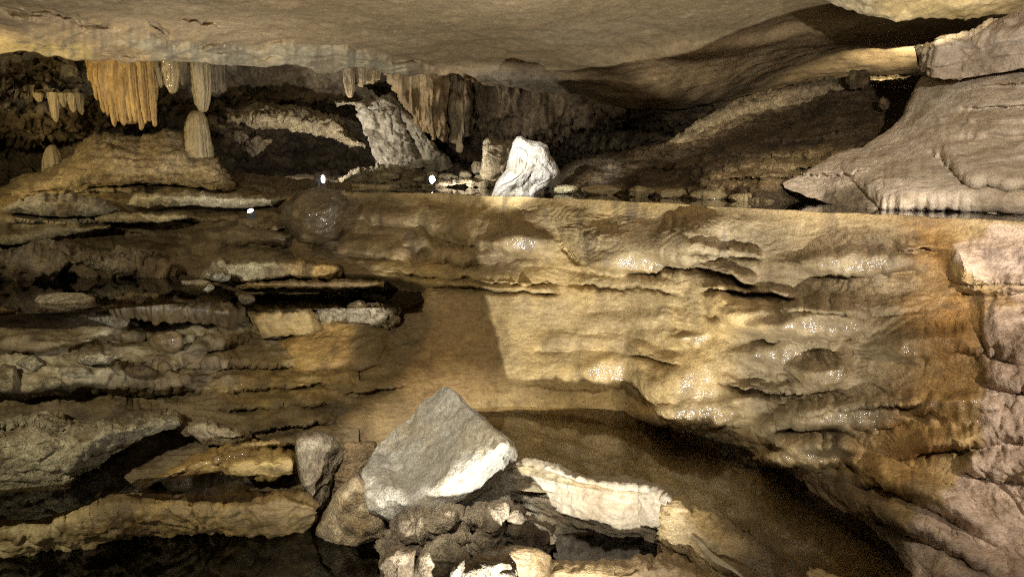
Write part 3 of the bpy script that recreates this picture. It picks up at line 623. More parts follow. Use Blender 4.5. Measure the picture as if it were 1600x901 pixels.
S('rock_ledge', 'pale ledge with an ochre right end above the middle terrace pool', 'rock ledge', [(318, 427), (334, 404), (345, 403), (353, 409), (400, 402), (470, 406), (526, 412), (534, 420)], [(304, 440), (330, 437), (360, 438), (400, 437), (450, 434), (520, 434), (534, 432)], [5.25, 5.3, 5.35], T=.15, crest=.25, amp=.03, seed=7,
  colf=lambda p, a, b: paint(p, PALE, PALE2, (.2, .15, .08), 7, 3)*(1-sstep(430, 480, a))[..., None]+paint(p, (.45, .31, .11), (.36, .24, .09), BRN, 2, 3)*sstep(430, 480, a)[..., None])
S('rock_ledge', 'low ochre strip of rock at the back waterline of the middle terrace pool', 'rock ledge', [(368, 441), (420, 439), (520, 437), (600, 441)], [(368, 451), (450, 450), (540, 449), (600, 449)], 5.2, T=.1, bulge=.03, col=((.36, .27, .12), (.25, .18, .09), BRN), seed=8, amp=.02)
for i, (r, y, lb) in enumerate([(oval(305, 449, 60, 26, 1), 5.0, 'pale lump of rock between the two terrace pools'), (oval(385, 467, 26, 18, 2), 4.95, 'small dark rock at the left end of the middle pool'), (oval(345, 432, 34, 16, 3), 5.15, 'small grey rock at the foot of the pale ledge')]):
    blob('boulder', lb, 'boulder', r, y, .1, col=[pal, drk, gry][i], seed=3+i, amp=.03)
S('rock_ledge', 'curved grey rim with pitted face in front of the middle pool', 'rock ledge', [(474, 478), (500, 470), (560, 472), (610, 476), (630, 482)], [(496, 497), (515, 502), (560, 504), (598, 512), (622, 520)], [5.0, 4.95, 4.9], T=.1, crest=.25, bulge=.06, col=((.4, .35, .26), PALE2, (.22, .17, .1)), seed=9, amp=.035, kind='pit')
S('rock_ledge', 'smooth mustard ochre slab left of the curved grey rim', 'rock ledge', [(388, 489), (420, 486), (470, 477), (484, 479)], [(400, 529), (440, 528), (480, 521), (502, 514)], [4.85, 4.9], T=.08, crest=.2, bulge=.02, col=((.34, .25, .105), (.27, .19, .08), (.2, .14, .06)), seed=10, amp=.045, mat=M_FLOW, wet=.3, jag=5)
rocks = [(168, 503, 74, 26, 4.45, 'pale rounded rock below the small rimstone wall'), (122, 532, 52, 16, 4.3, 'flat pale rock lowest beside the dark slope at far left'), (205, 489, 40, 15, 4.5, 'small grey rock tucked under the drapes'),
         (48, 567, 40, 26, 4.05, 'tilted pale rock leaning at the far left edge'), (108, 583, 66, 24, 4.08, 'wide pale rock above the black crevice'), (150, 560, 60, 20, 4.15, 'flat rock just above the wide pale rock'), (78, 597, 34, 17, 4.0, 'small light pebble like rock above the crevice'),
         (10, 592, 42, 44, 3.95, 'upright pale rock cut by the left frame edge'), (215, 580, 50, 22, 4.3, 'dim brown rock right of the pale cluster'), (262, 532, 58, 34, 4.5, 'wet glinting rock under the dark middle slope')]
for i, (x, y, w, h, d, lb) in enumerate(rocks):
    blob('boulder', lb, 'boulder', oval(x, y, w, h, 20+i), d, .12, col=(pal, pal, gry, pal, pal, pal, pal, pal, drk, drk)[i], seed=10+i, amp=.03, wet=.8 if i == 9 else .1, group='loose rocks on the left bank', mat=M_FLOW if i == 9 else None, N=70, K=22)
S('rock_mass', 'big grey yellow rock mass above the water slot at lower left', 'rock mass', [(-90, 652), (30, 649), (75, 644), (100, 655), (150, 652), (200, 657), (240, 648), (272, 647), (284, 660)], [(-90, 805), (0, 792), (60, 776), (110, 761), (135, 737), (165, 716), (222, 686), (286, 667)], [3.45, 3.55, 3.65, 3.8, 3.95], T=.3, crest=.35, bulge=.1, amp=.06, seed=11, kind='rock', col=((.41, .385, .28), (.32, .29, .195), (.17, .13, .07)), thick=.5,
  feats=lambda x, y: lobe(x, y, [(-80, 668), (10, 666), (60, 662), (110, 672)], 12, .03, .12, 7, 1)+lobe(x, y, [(100, 740), (130, 712), (170, 686), (230, 668)], 30, .04, .06, 7, 1))
S('rock_ledge', 'small crumbly grey rock right of the big rock mass', 'rock ledge', [(286, 672), (300, 657), (330, 656), (360, 668), (392, 681)], [(290, 678), (320, 690), (350, 692), (392, 687)], [3.9, 3.95], T=.15, col=((.33, .28, .19), (.25, .2, .13), BRN), seed=12, amp=.05, kind='rock')
S('rock_ledge', 'wet orange ledge over the small water hollow', 'rock ledge', [(225, 752), (262, 735), (300, 712), (345, 698), (400, 694), (440, 700)], [(215, 764), (290, 748), (330, 744), (360, 743), (400, 737), (440, 735)], [3.65, 3.75, 3.8], T=.2, col=och, seed=13, amp=.05, wet=.7, mat=M_FLOW)
S('rock_ledge', 'rounded yellow ledge nearest the leaning rock', 'rock ledge', [(345, 722), (380, 708), (420, 702), (462, 708)], [(345, 735), (375, 746), (430, 749), (464, 738)], [3.65, 3.7], T=.2, crest=.5, bulge=.08, col=((.46, .34, .14), (.38, .27, .11), BRN), seed=14, amp=.04, wet=.4, mat=M_FLOW)
S('rock_ledge', 'thin ochre ledge under a black slot beside the leaning rock', 'rock ledge', [(350, 700), (390, 690), (430, 686), (470, 690)], [(350, 707), (390, 703), (430, 697), (470, 699)], [3.8, 3.85], T=.15, bulge=.03, col=((.44, .34, .16), OCH2, BRN), seed=15, amp=.03)
S('rimstone_dam', 'long low brown rim curving along the lowest black pool', 'rimstone dam', [(-90, 815), (0, 811), (60, 812), (140, 788), (175, 773), (240, 770), (330, 776), (400, 772), (445, 764), (480, 768), (497, 786)], [(-90, 882), (0, 872), (60, 862), (130, 848), (185, 840), (260, 836), (330, 834), (400, 835), (440, 836), (475, 834), (497, 820)], [3.2, 3.25, 3.35, 3.42, 3.42, 3.4], T=.16, crest=.3, bulge=.07, amp=.05, seed=16, kind='rock',
  colf=lambda p, a, b: paint(p, (.36, .3, .16), (.26, .2, .1), (.16, .115, .055), 16, 3)*(1-sstep(80, 200, a))[..., None]+paint(p, (.25, .18, .08), BRN, (.34, .24, .09), 16, 3)*sstep(80, 200, a)[..., None], wet=.5, mat=M_FLOW, thick=.25)
blob('flowstone_boss', 'dark wet rounded flowstone shoulder left of the lip', 'flowstone boss', [(436, 345), (445, 318), (465, 300), (500, 294), (530, 298), (548, 312), (540, 345), (525, 372), (500, 384), (465, 380)], 5.85, .3, kind='flow', amp=.05, col=(BRN, DBRN, (.2, .15, .08)), wet=.8, mat=M_FLOW, seed=4, facets=2)

# ================================================================== far back wall and left wall
def build_back():
    top = [(-260, 30), (1250, 30)]; bot = [(-260, 310), (100, 300), (500, 292), (1250, 300)]
    Yf = tps([(-200, 100, 7.2), (-200, 280, 7.0), (0, 100, 7.9), (0, 170, 7.7), (0, 250, 8.2), (140, 120, 8.4), (150, 250, 8.4), (240, 150, 9.6), (300, 150, 9.8), (300, 230, 11), (450, 100, 9.8), (450, 170, 10.2), (450, 250, 11.8), (560, 180, 10.2), (560, 260, 11.8), (700, 110, 9.4), (700, 250, 10.6), (850, 150, 9.6), (850, 200, 9.6), (850, 260, 11.5), (1000, 170, 9.3), (1000, 260, 11.5), (1150, 200, 9.6), (1250, 150, 9.6), (1250, 280, 10)])
    px, py, v = grid_x((-260, 1250), top, bot, 2.6)
    def dd(V, a, b):
        L = 1-sstep(110, 170, a); F = sstep(590, 640, a)*(1-sstep(900, 1000, a))
        return disp(V, 'pit', .11, 3)*L+disp(V, 'rock', .13, 2)*(1-L)*(1-F)+disp(V, 'flute', .12, 4)*F
    def cf(p, a, b):
        L = (1-sstep(110, 200, a))[..., None]; F = (sstep(590, 640, a)*(1-sstep(900, 1000, a)))[..., None]
        c = paint(p, (.23, .185, .12), (.16, .125, .08), (.1, .08, .05), 5, 2)
        c = c*(1-L)+paint(p, (.36, .28, .14), (.24, .18, .09), (.14, .1, .05), 6, 2.4)*L
        return c*(1-F)+paint(p, (.25, .2, .13), (.17, .13, .085), (.34, .28, .19), 6, 2.4, .5, 1)*F
    feats = lambda a, b: lobe(a, b, [(-200, 138), (0, 142), (60, 150), (110, 142), (150, 150)], 26, .2, .25, 14, 6)+lobe(a, b, [(-200, 230), (0, 222), (60, 228), (130, 215)], 40, .15, .5, 40, 5)+lobe(a, b, [(900, 200), (940, 195), (1000, 196), (1080, 205)], 40, .2, .3, 26, 3)
    o = sheet('cave_wall', px, py, Yf(px, py), M_ROCK, dd, 0, 0, cf, .2, feats)
    tag(o, 'shadowy back wall of the cave with hanging stone folds', 'cave wall')
build_back()
S('stone_slab', 'long pale slab lying in the dark recess at left of centre', 'rock slab', [(355, 183), (380, 172), (400, 165), (450, 165), (512, 178), (530, 176), (546, 205), (570, 226)], [(357, 188), (380, 192), (400, 198), (450, 202), (490, 210), (530, 222), (550, 228), (571, 230)], [9.3, 9.2, 9.0], T=.4, crest=.6, bulge=.1, amp=.09, seed=21, kind='rock', col=((.5, .44, .3), (.42, .36, .24), (.24, .2, .13)), step=1.6)
S('stone_slab', 'dim pointed slab hanging below the long pale slab', 'rock slab', [(325, 178), (345, 190), (380, 198), (424, 216)], [(328, 200), (360, 215), (395, 246), (424, 222)], [9.3, 9.2], T=.2, amp=.08, seed=22, col=((.27, .22, .15), (.2, .16, .1), DBRN), step=1.8)
S('leaning_slab', 'white streaked slab leaning under the small stalactites', 'rock slab', [(552, 164), (580, 148), (612, 147)], [(590, 259), (625, 263), (664, 264)], [9.0, 9.1], T=.1, crest=.2, kind='rock', amp=.07, seed=23, col=((.56, .53, .45), (.46, .42, .34), (.2, .17, .12)), step=1.6, mat=M_FLUTE)
S('leaning_slab', 'grey slab right of the white leaning slab, parted by a black gap', 'rock slab', [(612, 150), (632, 168), (652, 196)], [(668, 265), (690, 267), (706, 262)], [9.15, 9.2], T=.1, crest=.2, kind='rock', amp=.07, seed=24, col=((.42, .39, .31), (.3, .27, .2), (.14, .12, .08)), step=1.6, mat=M_FLUTE)
S('stone_slab', 'thin jagged pale flake sticking out left of the leaning slab', 'rock slab', [(523, 160), (545, 158), (572, 161)], [(526, 166), (548, 165), (576, 168)], 8.95, T=.1, amp=.05, seed=25, col=((.5, .46, .38), PALE, PALE2), step=1.3)
S('flowstone_drapery', 'tan ribbed drapery running down diagonally from the ceiling at centre', 'drapery', [(598, 110), (640, 111), (692, 116)], [(650, 192), (676, 216), (700, 222)], [9.0, 9.1], T=.12, hang=True, kind='flute', amp=.09, seed=26, col=((.42, .31, .17), (.34, .25, .14), (.2, .15, .09)), step=1.6, mat=M_FLUTE)
S('flowstone_fold', 'pale brown fold hanging on the back wall right of the tan drapery', 'flowstone fold', [(700, 118), (735, 124)], [(704, 214), (718, 236), (732, 205)], 9.35, T=.1, endr=.25, bulge=.1, kind='flute', amp=.12, seed=27, col=((.3, .24, .15), (.22, .17, .11), (.36, .3, .2)), step=1.7, mat=M_FLUTE, jag=4)

# ================================================================== stalactites and stalagmites
def drip(name, label, cat, x0, x1, ytop, ybots, Y, ry=None, flutes=10, fa=.12, seed=0, col=None, wet=.3, group=None, lean=0, point=2.0, ragged=0, parent=None, full=0.6, N=120, R=70):
    """hanging (or standing) dripstone: fluted elliptical column, tapering or ragged at the tip"""
    rr = np.random.default_rng(int(seed*10)+3)
    cx = (x0+x1)/2; A = P(cx, ytop, Y); rx = (x1-x0)/2/FPX*Y; ry = ry or rx
    zb = P(cx, max(ybots), Y)[2]; H = abs(A[2]-zb); sg = np.sign(zb-A[2])
    th = np.linspace(0, 2*np.pi, N, endpoint=False); s = np.linspace(0, 1, R)[:, None]
    f = np.cos(flutes*th+1.5*np.sin(3*th+seed)+1.6*np.sin(7*th+2*seed))*0.5+0.5
    q = np.stack([np.cos(th)*3, np.sin(th)*3, th*0+seed], -1)
    xx = np.cos(th); ln = np.interp(xx, np.linspace(-1, 1, len(ybots)), [abs(P(cx, yb, Y)[2]-A[2])/H for yb in ybots])
    ln = ln*(1-ragged*(1-f)**1.5*rr.uniform(.4, 1, N))
    taper = np.clip(1-s**point, 0, 1)**full if not ragged else 1-0.10*s-0.75*sstep(.93, 1, s)
    fl = 1-fa*(1-f)*sstep(.0, .35, s)*(1+1.2*perlin(q*1.5))*(1+(1.3 if ragged > .2 else 0)*s)
    rad = taper*fl*(1+.12*perlin(np.stack([np.cos(th)+s*0, np.sin(th)+s*0, s*3+seed+0*th], -1)))
    X = A[0]+rx*np.cos(th)*rad+lean*s*H; Yy = A[1]+ry*np.sin(th)*rad; Z = A[2]+sg*H*ln*s
    V = np.stack([X, Yy, Z], -1); V = V+fbm(V, 20, 2, seed)[..., None]*.006*np.array([1, 1, .2])
    if ragged > .2:
        Z[-1] -= 0; V[..., 2] -= sg*0
        V = np.concatenate([V, (V[int(R*.8)]*.75+V[int(R*.8)].mean(0)*.25)[None], np.broadcast_to(V[int(R*.7)].mean(0), (1, N, 3))], 0); Rr = R+2
    else: V = np.concatenate([V, np.broadcast_to(V[-1].mean(0), (1, N, 3))], 0); Rr = R+1
    a, b = np.meshgrid(np.arange(Rr-1), np.arange(N), indexing='ij')
    qd = np.stack([a*N+b, a*N+(b+1) % N, (a+1)*N+(b+1) % N, (a+1)*N+b], -1).reshape(-1, 4)
    o = link_mesh(name, V, None, M_FLUTE, paint(V, *(col or (OCH, OCH2, BRN)), seed=seed, s=3, streak=1).reshape(-1, 3), wet, parent, quads=qd)
    if parent is None: tag(o, label, cat, group)
    return o
oc = ((.45, .29, .085), (.40, .25, .075), (.28, .17, .055))
tc = ((.36, .27, .13), (.3, .22, .11), (.2, .145, .07))
cu = bpy.data.objects.new('dripstone_curtain', None); C.objects.link(cu); cu.location = P(190, 84, 6.9); cu['_o'] = list(cu.location)
tag(cu, 'broad orange ribbed dripstone curtain hanging over the mound at upper left', 'dripstone')
drip('body', None, None, 139, 243, 82, [165, 192, 194, 194, 190], 6.9, .2, 17, .2, 1, oc, .3, full=.35, point=3, parent=cu, N=240, R=70)
rr_ = random.Random(3); xx_ = 145.0; k_ = 0
while xx_ < 237:
    w_ = rr_.uniform(6.5, 12); lo_ = np.interp(xx_, [145, 160, 175, 200, 238], [165, 196, 202, 205, 204])-rr_.uniform(0, 14)
    drip('rib', None, None, xx_-w_*.55, xx_+w_*.75, 84+rr_.uniform(0, 6), [lo_], 6.74+abs(xx_-190)/60*.05+rr_.uniform(0, .05), .05, 4, .14, 100+k_, oc, .3, full=rr_.uniform(.3, .5), point=rr_.uniform(2.5, 5), parent=cu, N=40, R=60, lean=rr_.uniform(-.01, .02))
    xx_ += w_*rr_.uniform(.75, 1.0); k_ += 1
del cu['_o']
drip('stalactite', 'thin orange stalactite strip along the left edge of the curtain', 'stalactite', 134, 149, 86, [128, 136], 6.85, .06, 5, .3, 2, oc, .3, ragged=.1)
drip('stalactite', 'narrow pointed stalactite just right of the broad orange curtain', 'stalactite', 235, 255, 88, [138], 6.9, .07, 4, .12, 3, tc, .3, lean=.05)
drip('stalactite', 'thick blunt stalactite with a bright wet tip', 'stalactite', 251, 279, 84, [147], 6.85, .1, 5, .12, 4, tc, .7, full=.45)
drip('stalactite', 'short dark stalactite right of the wet tipped one', 'stalactite', 273, 290, 84, [134], 6.95, .07, 4, .12, 5, ((.26, .2, .1), (.2, .15, .08), BRN), .3)
drip('stalactite', 'long stalactite nearly touching the round stalagmite below', 'stalactite', 296, 327, 90, [176], 7.0, .11, 6, .12, 6, ((.33, .26, .14), (.27, .21, .11), BRN), .4, full=.42, point=2.6)
drip('stalactite', 'dim ribbed stone strip right of the long stalactite', 'stalactite', 324, 352, 92, [146, 150, 144], 7.15, .08, 8, .18, 7, ((.18, .14, .08), (.15, .11, .065), DBRN), .2, ragged=.1)
drip('stalagmite', 'round topped stalagmite under the long stalactite', 'stalagmite', 293, 333, 268, [172], 7.0, .13, 9, .07, 8, ((.33, .27, .15), (.27, .21, .11), (.2, .15, .08)), .3, full=.42, point=4)
drip('stalagmite', 'pale leaning stalagmite stub in the dark hollow at far left', 'stalagmite', 68, 98, 278, [226], 7.25, .1, 5, .08, 9, ((.34, .28, .17), PALE2, BRN), .2, full=.5, point=3, lean=.08)
drip('stalactite', 'curved tan stalactite hanging low on the far left wall', 'stalactite', 75, 91, 145, [192], 7.1, .06, 4, .1, 10, ((.4, .31, .15), OCH2, BRN), .2, full=.5)
for i, (x, w, yb) in enumerate([(98, 13, 168), (112, 14, 176), (124, 10, 180), (60, 12, 160)]):
    drip('stalactite', ['stubby stalactite right of the curved tan one', 'ragged stalactite on the left wall above the dark hollow', 'thin stalactite nearest the orange curtain on the left wall', 'short stub left of the curved tan stalactite'][i], 'stalactite', x-w/2, x+w/2, 146, [yb], 7.1, .05, 3, .12, 11+i, ((.34, .26, .12), OCH2, BRN), .2, full=.5)
drip('stalactite', 'slim tan stalactite leftmost of three by the centre drapery', 'stalactite', 536, 554, 108, [153], 8.3, .07, 5, .2, 16, ((.44, .34, .2), TAN, OCH2), .2, full=.4, point=3)
drip('stalactite', 'wide tan stalactite in the middle of three by the centre drapery', 'stalactite', 556, 578, 100, [137, 135, 130], 8.35, .08, 6, .2, 17, ((.44, .34, .2), TAN, OCH2), .2, ragged=.12)
drip('stalactite', 'short tan stalactite touching the centre drapery, rightmost of three', 'stalactite', 575, 594, 102, [132, 126], 8.4, .07, 5, .2, 18, ((.44, .34, .2), TAN, OCH2), .2, ragged=.12)
S('rock_mound', 'smooth two peaked limestone mound beneath the orange curtain', 'rock mound', [(20, 288), (70, 272), (112, 248), (150, 209), (168, 203), (186, 208), (215, 213), (245, 205), (262, 200), (276, 207), (300, 222), (332, 240), (352, 268), (372, 288)], [(20, 312), (70, 304), (112, 296), (150, 290), (168, 288), (186, 288), (215, 289), (245, 290), (262, 290), (276, 291), (300, 292), (335, 293), (350, 294), (358, 294)], [6.6, 6.7, 6.7, 6.8, 6.9], T=.5, crest=.8, bulge=.12, amp=.06, seed=31, kind='mound', col=((.4, .32, .18), (.33, .26, .14), (.22, .165, .085)), thick=.6, key=True, jag=1.5)

# ================================================================== rubble on the far shore of the upper pool
S('rock_ledge', 'flat layered rock between the two lit lamps on the far shore', 'rock ledge', [(530, 284), (548, 274), (562, 263), (600, 261), (640, 264), (668, 273)], [(532, 288), (560, 289), (600, 289), (640, 289), (668, 288)], 8.1, T=.5, crest=.7, amp=.06, seed=41, kind='layer', col=pal, step=1.5)
S('rock_ledge', 'dark low shore slab behind the left lamp', 'rock ledge', [(430, 284), (470, 274), (510, 270), (545, 277)], [(430, 288), (470, 289), (510, 289), (545, 289)], 8.9, T=.6, crest=.7, amp=.06, seed=42, kind='layer', col=drk, step=1.8)
S('rock_ledge', 'long broken shore ledge running behind the white stone', 'rock ledge', [(640, 283), (690, 284), (720, 281), (760, 278), (800, 276), (850, 280)], [(640, 290), (690, 292), (730, 291), (770, 290), (810, 290), (850, 292)], [7.7, 7.5, 7.2], T=.5, crest=.6, amp=.06, seed=43, kind='layer', col=((.36, .31, .22), PALE2, BRN), step=1.5)
for i, (x, y, w, h, d) in enumerate([(675, 275, 22, 17, 8.3), (700, 277, 30, 13, 8.2), (727, 275, 22, 14, 8.2), (752, 278, 26, 13, 8.0), (610, 275, 30, 14, 8.0), (655, 280, 22, 12, 7.9), (745, 262, 16, 22, 8.2)]):
    blob('boulder', ['rounded stone right behind the right lamp', 'flat stone right of the right lamp', 'small pale stone left of the black hole', 'low stone before the pale boulder', 'wedge of stone on the flat layered shore rock', 'small dim stone left of the right lamp', 'crumbly stone at the foot of the pale boulder'][i], 'boulder', oval(x, y, w, h, 60+i, 9, .22), d, .12, col=pal, seed=50+i, amp=.03, N=60, K=18, group='shore stones')
S('stone_kerb', 'straight pale strip of stone in the water between the lit lamps', 'stone kerb', [(505, 287), (560, 288), (625, 289), (626, 290)], [(506, 290), (560, 294), (625, 297), (690, 298)][:3]+[(626, 297)], 7.55, T=.05, crest=.2, bulge=.01, amp=.012, seed=45, col=((.5, .42, .28), (.42, .35, .22), PALE2), step=1.5, jag=.5)
blob('boulder', 'pale angular boulder standing just behind the white stone', 'boulder', [(752, 268), (756, 245), (758, 222), (764, 217), (772, 222), (803, 222), (815, 240), (812, 280), (780, 284), (756, 280)], 7.75, .3, col=((.42, .38, .28), (.36, .31, .22), (.22, .18, .12)), seed=5, amp=.05, kind='shard', facets=6)
blob('boulder', 'bright white spotlit stone standing in the upper pool', 'boulder', [(766, 312), (770, 300), (776, 285), (790, 266), (796, 242), (802, 222), (808, 214), (814, 213), (824, 219), (845, 222), (856, 227), (860, 243), (870, 258), (875, 270), (868, 282), (858, 290), (845, 298), (832, 311), (800, 314)], 5.75, .24, col=((.64, .6, .52), (.56, .52, .44), (.36, .32, .25)), seed=6, amp=.028, kind='rock', facets=8, N=180, K=60, mat=M_DRY, tilt=(.12, 0),
     feats=lambda x, y: -.10*np.exp(-((x-838)/14)**2-((y-290)/9)**2)-.08*np.exp(-((x-806)/6)**2-((y-296)/5)**2)-.05*np.exp(-((x-815)/5)**2-((y-250)/5)**2)-.07*np.exp(-((x-826)/5)**2-((y-298)/5)**2))
# lower bank along the right of the pool
def build_slope():
    top = [(860, 268), (900, 258), (960, 240), (1000, 228), (1040, 222), (1060, 212), (1150, 161), (1200, 145), (1250, 132), (1320, 127), (1345, 124), (1460, 122), (1560, 120)]
    bot = [(860, 299), (920, 302), (985, 306), (1100, 312), (1250, 321), (1400, 331), (1560, 339)]
    z = ZP-.03
    Yf = tps([(860, 299, onz(860, 299, z)), (985, 306, onz(985, 306, z)), (1100, 312, onz(1100, 312, z)), (1250, 321, onz(1250, 321, z)), (1400, 331, onz(1400, 331, z)), (1560, 339, onz(1560, 339, z)), (870, 264, 8.3), (960, 240, 8.3), (1045, 220, 8.1), (1150, 161, 7.9), (1250, 132, 7.6), (1330, 126, 7.2), (1460, 122, 6.9), (1560, 120, 6.5), (920, 285, 6.7), (1000, 285, 6.0), (1000, 255, 7.0), (1100, 240, 6.6), (1100, 285, 5.3), (1200, 240, 5.9), (1200, 195, 6.9), (1200, 290, 4.8), (1350, 180, 6.3), (1400, 240, 5.2), (1350, 300, 4.35)])
    px, py, v = grid_x((860, 1560), top, bot, 2.0)
    ft = [([(880, 268), (960, 262), (1060, 262), (1180, 258)], 10, .1, .08, 5, 0), ([(900, 296), (1000, 298), (1100, 304), (1180, 300)], 8, .06, .10, 5, 0), ([(1090, 268), (1180, 262), (1240, 262), (1300, 258)], 9, .10, .12, 5, 0), ([(1100, 280), (1180, 276), (1260, 275), (1330, 272)], 8, .09, .12, 5, 0), ([(1120, 250), (1190, 244), (1260, 244), (1330, 240)], 9, .1, .12, 5, 0), ([(880, 318), (1000, 318), (1100, 322), (1260, 332)], 16, .08, 0, 5, .8), ([(980, 300), (1060, 297), (1140, 302), (1200, 312)], 9, .06, .08, 5, .8), ([(1180, 225), (1250, 218), (1340, 214)], 8, .08, .1, 6, 0)]
    def ff(a, b):
        d = 0
        for e, H, A, cv, G, fr in ft: d = d+lobe(a, b, e, H, A, cv, G, fr, fl=6)
        return d
    def cf(p, a, b):
        c = paint(p, (.14, .10, .05), (.1, .072, .034), DBRN, 4, 2)  # browns darkened for the deep shadow below the crest
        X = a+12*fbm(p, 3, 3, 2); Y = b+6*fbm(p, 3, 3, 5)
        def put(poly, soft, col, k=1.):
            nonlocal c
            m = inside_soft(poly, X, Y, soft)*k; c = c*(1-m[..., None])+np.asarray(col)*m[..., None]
        put([(1030, 240), (1045, 218), (1150, 155), (1250, 125), (1345, 118), (1460, 118), (1460, 126), (1330, 134), (1280, 150), (1180, 185), (1100, 222)], 6, paint(p, (.42, .34, .21), (.34, .27, .16), (.2, .15, .09), 3, 3))  # crest band painted pale for the light falling on it
        put([(1090, 292), (1120, 272), (1220, 238), (1330, 232), (1330, 262), (1250, 292), (1180, 298)], 6, paint(p, (.46, .37, .2), (.38, .29, .15), (.24, .17, .08), 3, 4), .9)  # lit ledges painted in a paler colour
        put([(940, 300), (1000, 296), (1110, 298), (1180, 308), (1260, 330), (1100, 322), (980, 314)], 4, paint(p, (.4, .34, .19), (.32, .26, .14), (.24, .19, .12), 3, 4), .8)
        return np.clip(c, .01, .8)
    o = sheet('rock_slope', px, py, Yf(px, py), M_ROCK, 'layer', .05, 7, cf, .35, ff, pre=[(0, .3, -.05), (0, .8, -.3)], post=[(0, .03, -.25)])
    tag(o, 'dark brown rock slope rising to the right behind the pool with lit crest painted pale', 'rock slope')
build_slope()
S('stone_slab', 'added pale slab standing in for the lit crest of the right slope', 'rock slab', [(1026, 230), (1046, 219), (1100, 187), (1150, 159), (1200, 143), (1250, 130), (1300, 124), (1336, 124)], [(1036, 238), (1062, 236), (1110, 222), (1165, 197), (1205, 180), (1245, 163), (1300, 150), (1336, 142)], [7.8, 7.6, 7.3, 7.05, 6.9], T=.25, crest=.4, bulge=.05, kind='layer', amp=.04, seed=76, col=((.46, .39, .26), (.38, .31, .19), (.24, .19, .11)))  # slab added in pale colour for the light along the crest
for i, (x, y, w, h, d) in enumerate([(884, 296, 44, 14, 5.95), (940, 298, 66, 18, 5.75), (1003, 301, 44, 19, 5.45), (1052, 304, 50, 19, 5.25), (1108, 306, 58, 19, 5.05), (1165, 310, 56, 20, 4.85)]):
    blob('boulder', ['low pale stone touching the foot of the white stone', 'long tan stone on the right bank waterline', 'rounded ribbed stone right of the long tan stone', 'greyish ribbed stone in the middle of the waterline row', 'broad ribbed stone before the brown steps', 'dripping ribbed stone farthest right of the waterline row'][i], 'boulder', oval(x, y, w, h, 80+i, 12, .1), d, .1, kind='flute' if i > 1 else 'rock', amp=.03, col=((.42, .36, .2), (.34, .28, .15), (.22, .17, .09)), seed=70+i, wet=.6, mat=M_FLOW, group='stones along the right waterline', N=70, K=22, facets=2)
blob('boulder', 'dark knob of rock on the slope crest beside the bright gap', 'boulder', [(1322, 126), (1332, 114), (1352, 111), (1356, 124), (1350, 134), (1330, 136)], 6.7, .12, kind='shard', amp=.04, col=((.3, .25, .15), (.22, .18, .1), BRN), seed=78, N=70, K=20)
S('rock_ledge', 'bright lit rock showing through the gap behind the slope crest', 'rock ledge', [(1345, 122), (1380, 118), (1430, 119), (1480, 116)], [(1345, 134), (1380, 135), (1430, 135), (1480, 134)], 8.1, T=.2, amp=.04, col=((.46, .4, .28), (.38, .32, .2), PALE2), seed=77)
blob('boulder', 'small lone knob on the dark slope', 'boulder', oval(1381, 162, 18, 20, 9), 6.1, .08, col=drk, seed=79, N=60, K=18)

# ================================================================== pale flowstone mound at right, block on it, hanging drapery
def mound_feats(a, b):
    w = 1-sstep(1640, 1700, a)*0
    d = 0
    for e, H, A, cv, G, fr, fl in [([(1440, 222), (1462, 240), (1490, 266), (1512, 286), (1600, 292), (1740, 297)], 64, .12, .07, 8, 6, 5), ([(1315, 260), (1330, 276), (1345, 292), (1362, 309), (1380, 324), (1480, 325), (1600, 327), (1760, 332)], 78, .15, .10, 8, 3, 6),
        ([(1485, 168), (1530, 164), (1740, 160)], 28, .06, .03, 6, 3, 7), ([(1478, 212), (1540, 210), (1740, 214)], 36, .06, .02, 8, 4, 7), ([(1490, 138), (1530, 132), (1740, 126)], 20, .07, .03, 5, 2, 7), ([(1500, 188), (1600, 186), (1740, 188)], 18, .03, .02, 5, 2, 8), ([(1230, 268), (1270, 272), (1330, 270), (1390, 246)], 20, .05, .02, 6, 3, 5)]:
        d = d+lobe(a, b, e, H, A, cv, G, fr, fl=fl)
    return d
S('flowstone_mound', 'pale pinkish flowstone mound with fringed shells filling the upper right', 'flowstone mound',
  [(1222, 284), (1265, 262), (1310, 242), (1350, 231), (1398, 197), (1414, 180), (1428, 150), (1440, 121), (1520, 116), (1760, 100)],
  [(1226, 292), (1262, 307), (1300, 319), (1335, 325), (1358, 329), (1375, 330), (1395, 331), (1420, 332), (1520, 335), (1760, 344)],
  tps([(1222, 288, 4.75), (1265, 265, 4.8), (1310, 243, 4.85), (1350, 231, 4.9), (1400, 196, 4.95), (1430, 150, 5.1), (1440, 121, 5.2), (1520, 116, 4.7), (1760, 100, 4.0), (1300, 326, 4.35), (1362, 330, 3.95), (1420, 336, 3.8), (1520, 340, 3.65), (1760, 350, 3.3), (1330, 275, 4.45), (1400, 250, 4.45), (1500, 200, 4.35), (1600, 200, 4.05), (1600, 280, 3.7), (1480, 280, 4.0), (1450, 160, 4.85)]),
  T=.05, crest=.1, bulge=0, kind='mound', amp=.019, seed=51, endr=0, key=True, step=2.0, thick=.9, mat=M_DRY, feats=mound_feats, jag=1.5,
  colf=lambda p, a, b: (lambda g: paint(p, (.58, .51, .41), (.5, .43, .33), (.38, .31, .22), 5, 2.2, .35)*(1-g)+paint(p, (.2, .16, .1), (.28, .23, .15), DBRN, 5, 3)*g)((inside_soft([(1250, 330), (1290, 300), (1335, 290), (1350, 300), (1366, 340)], a+7*fbm(p, 4, 3, 1), b+5*fbm(p, 4, 3, 3), 8)*.85)[..., None]))
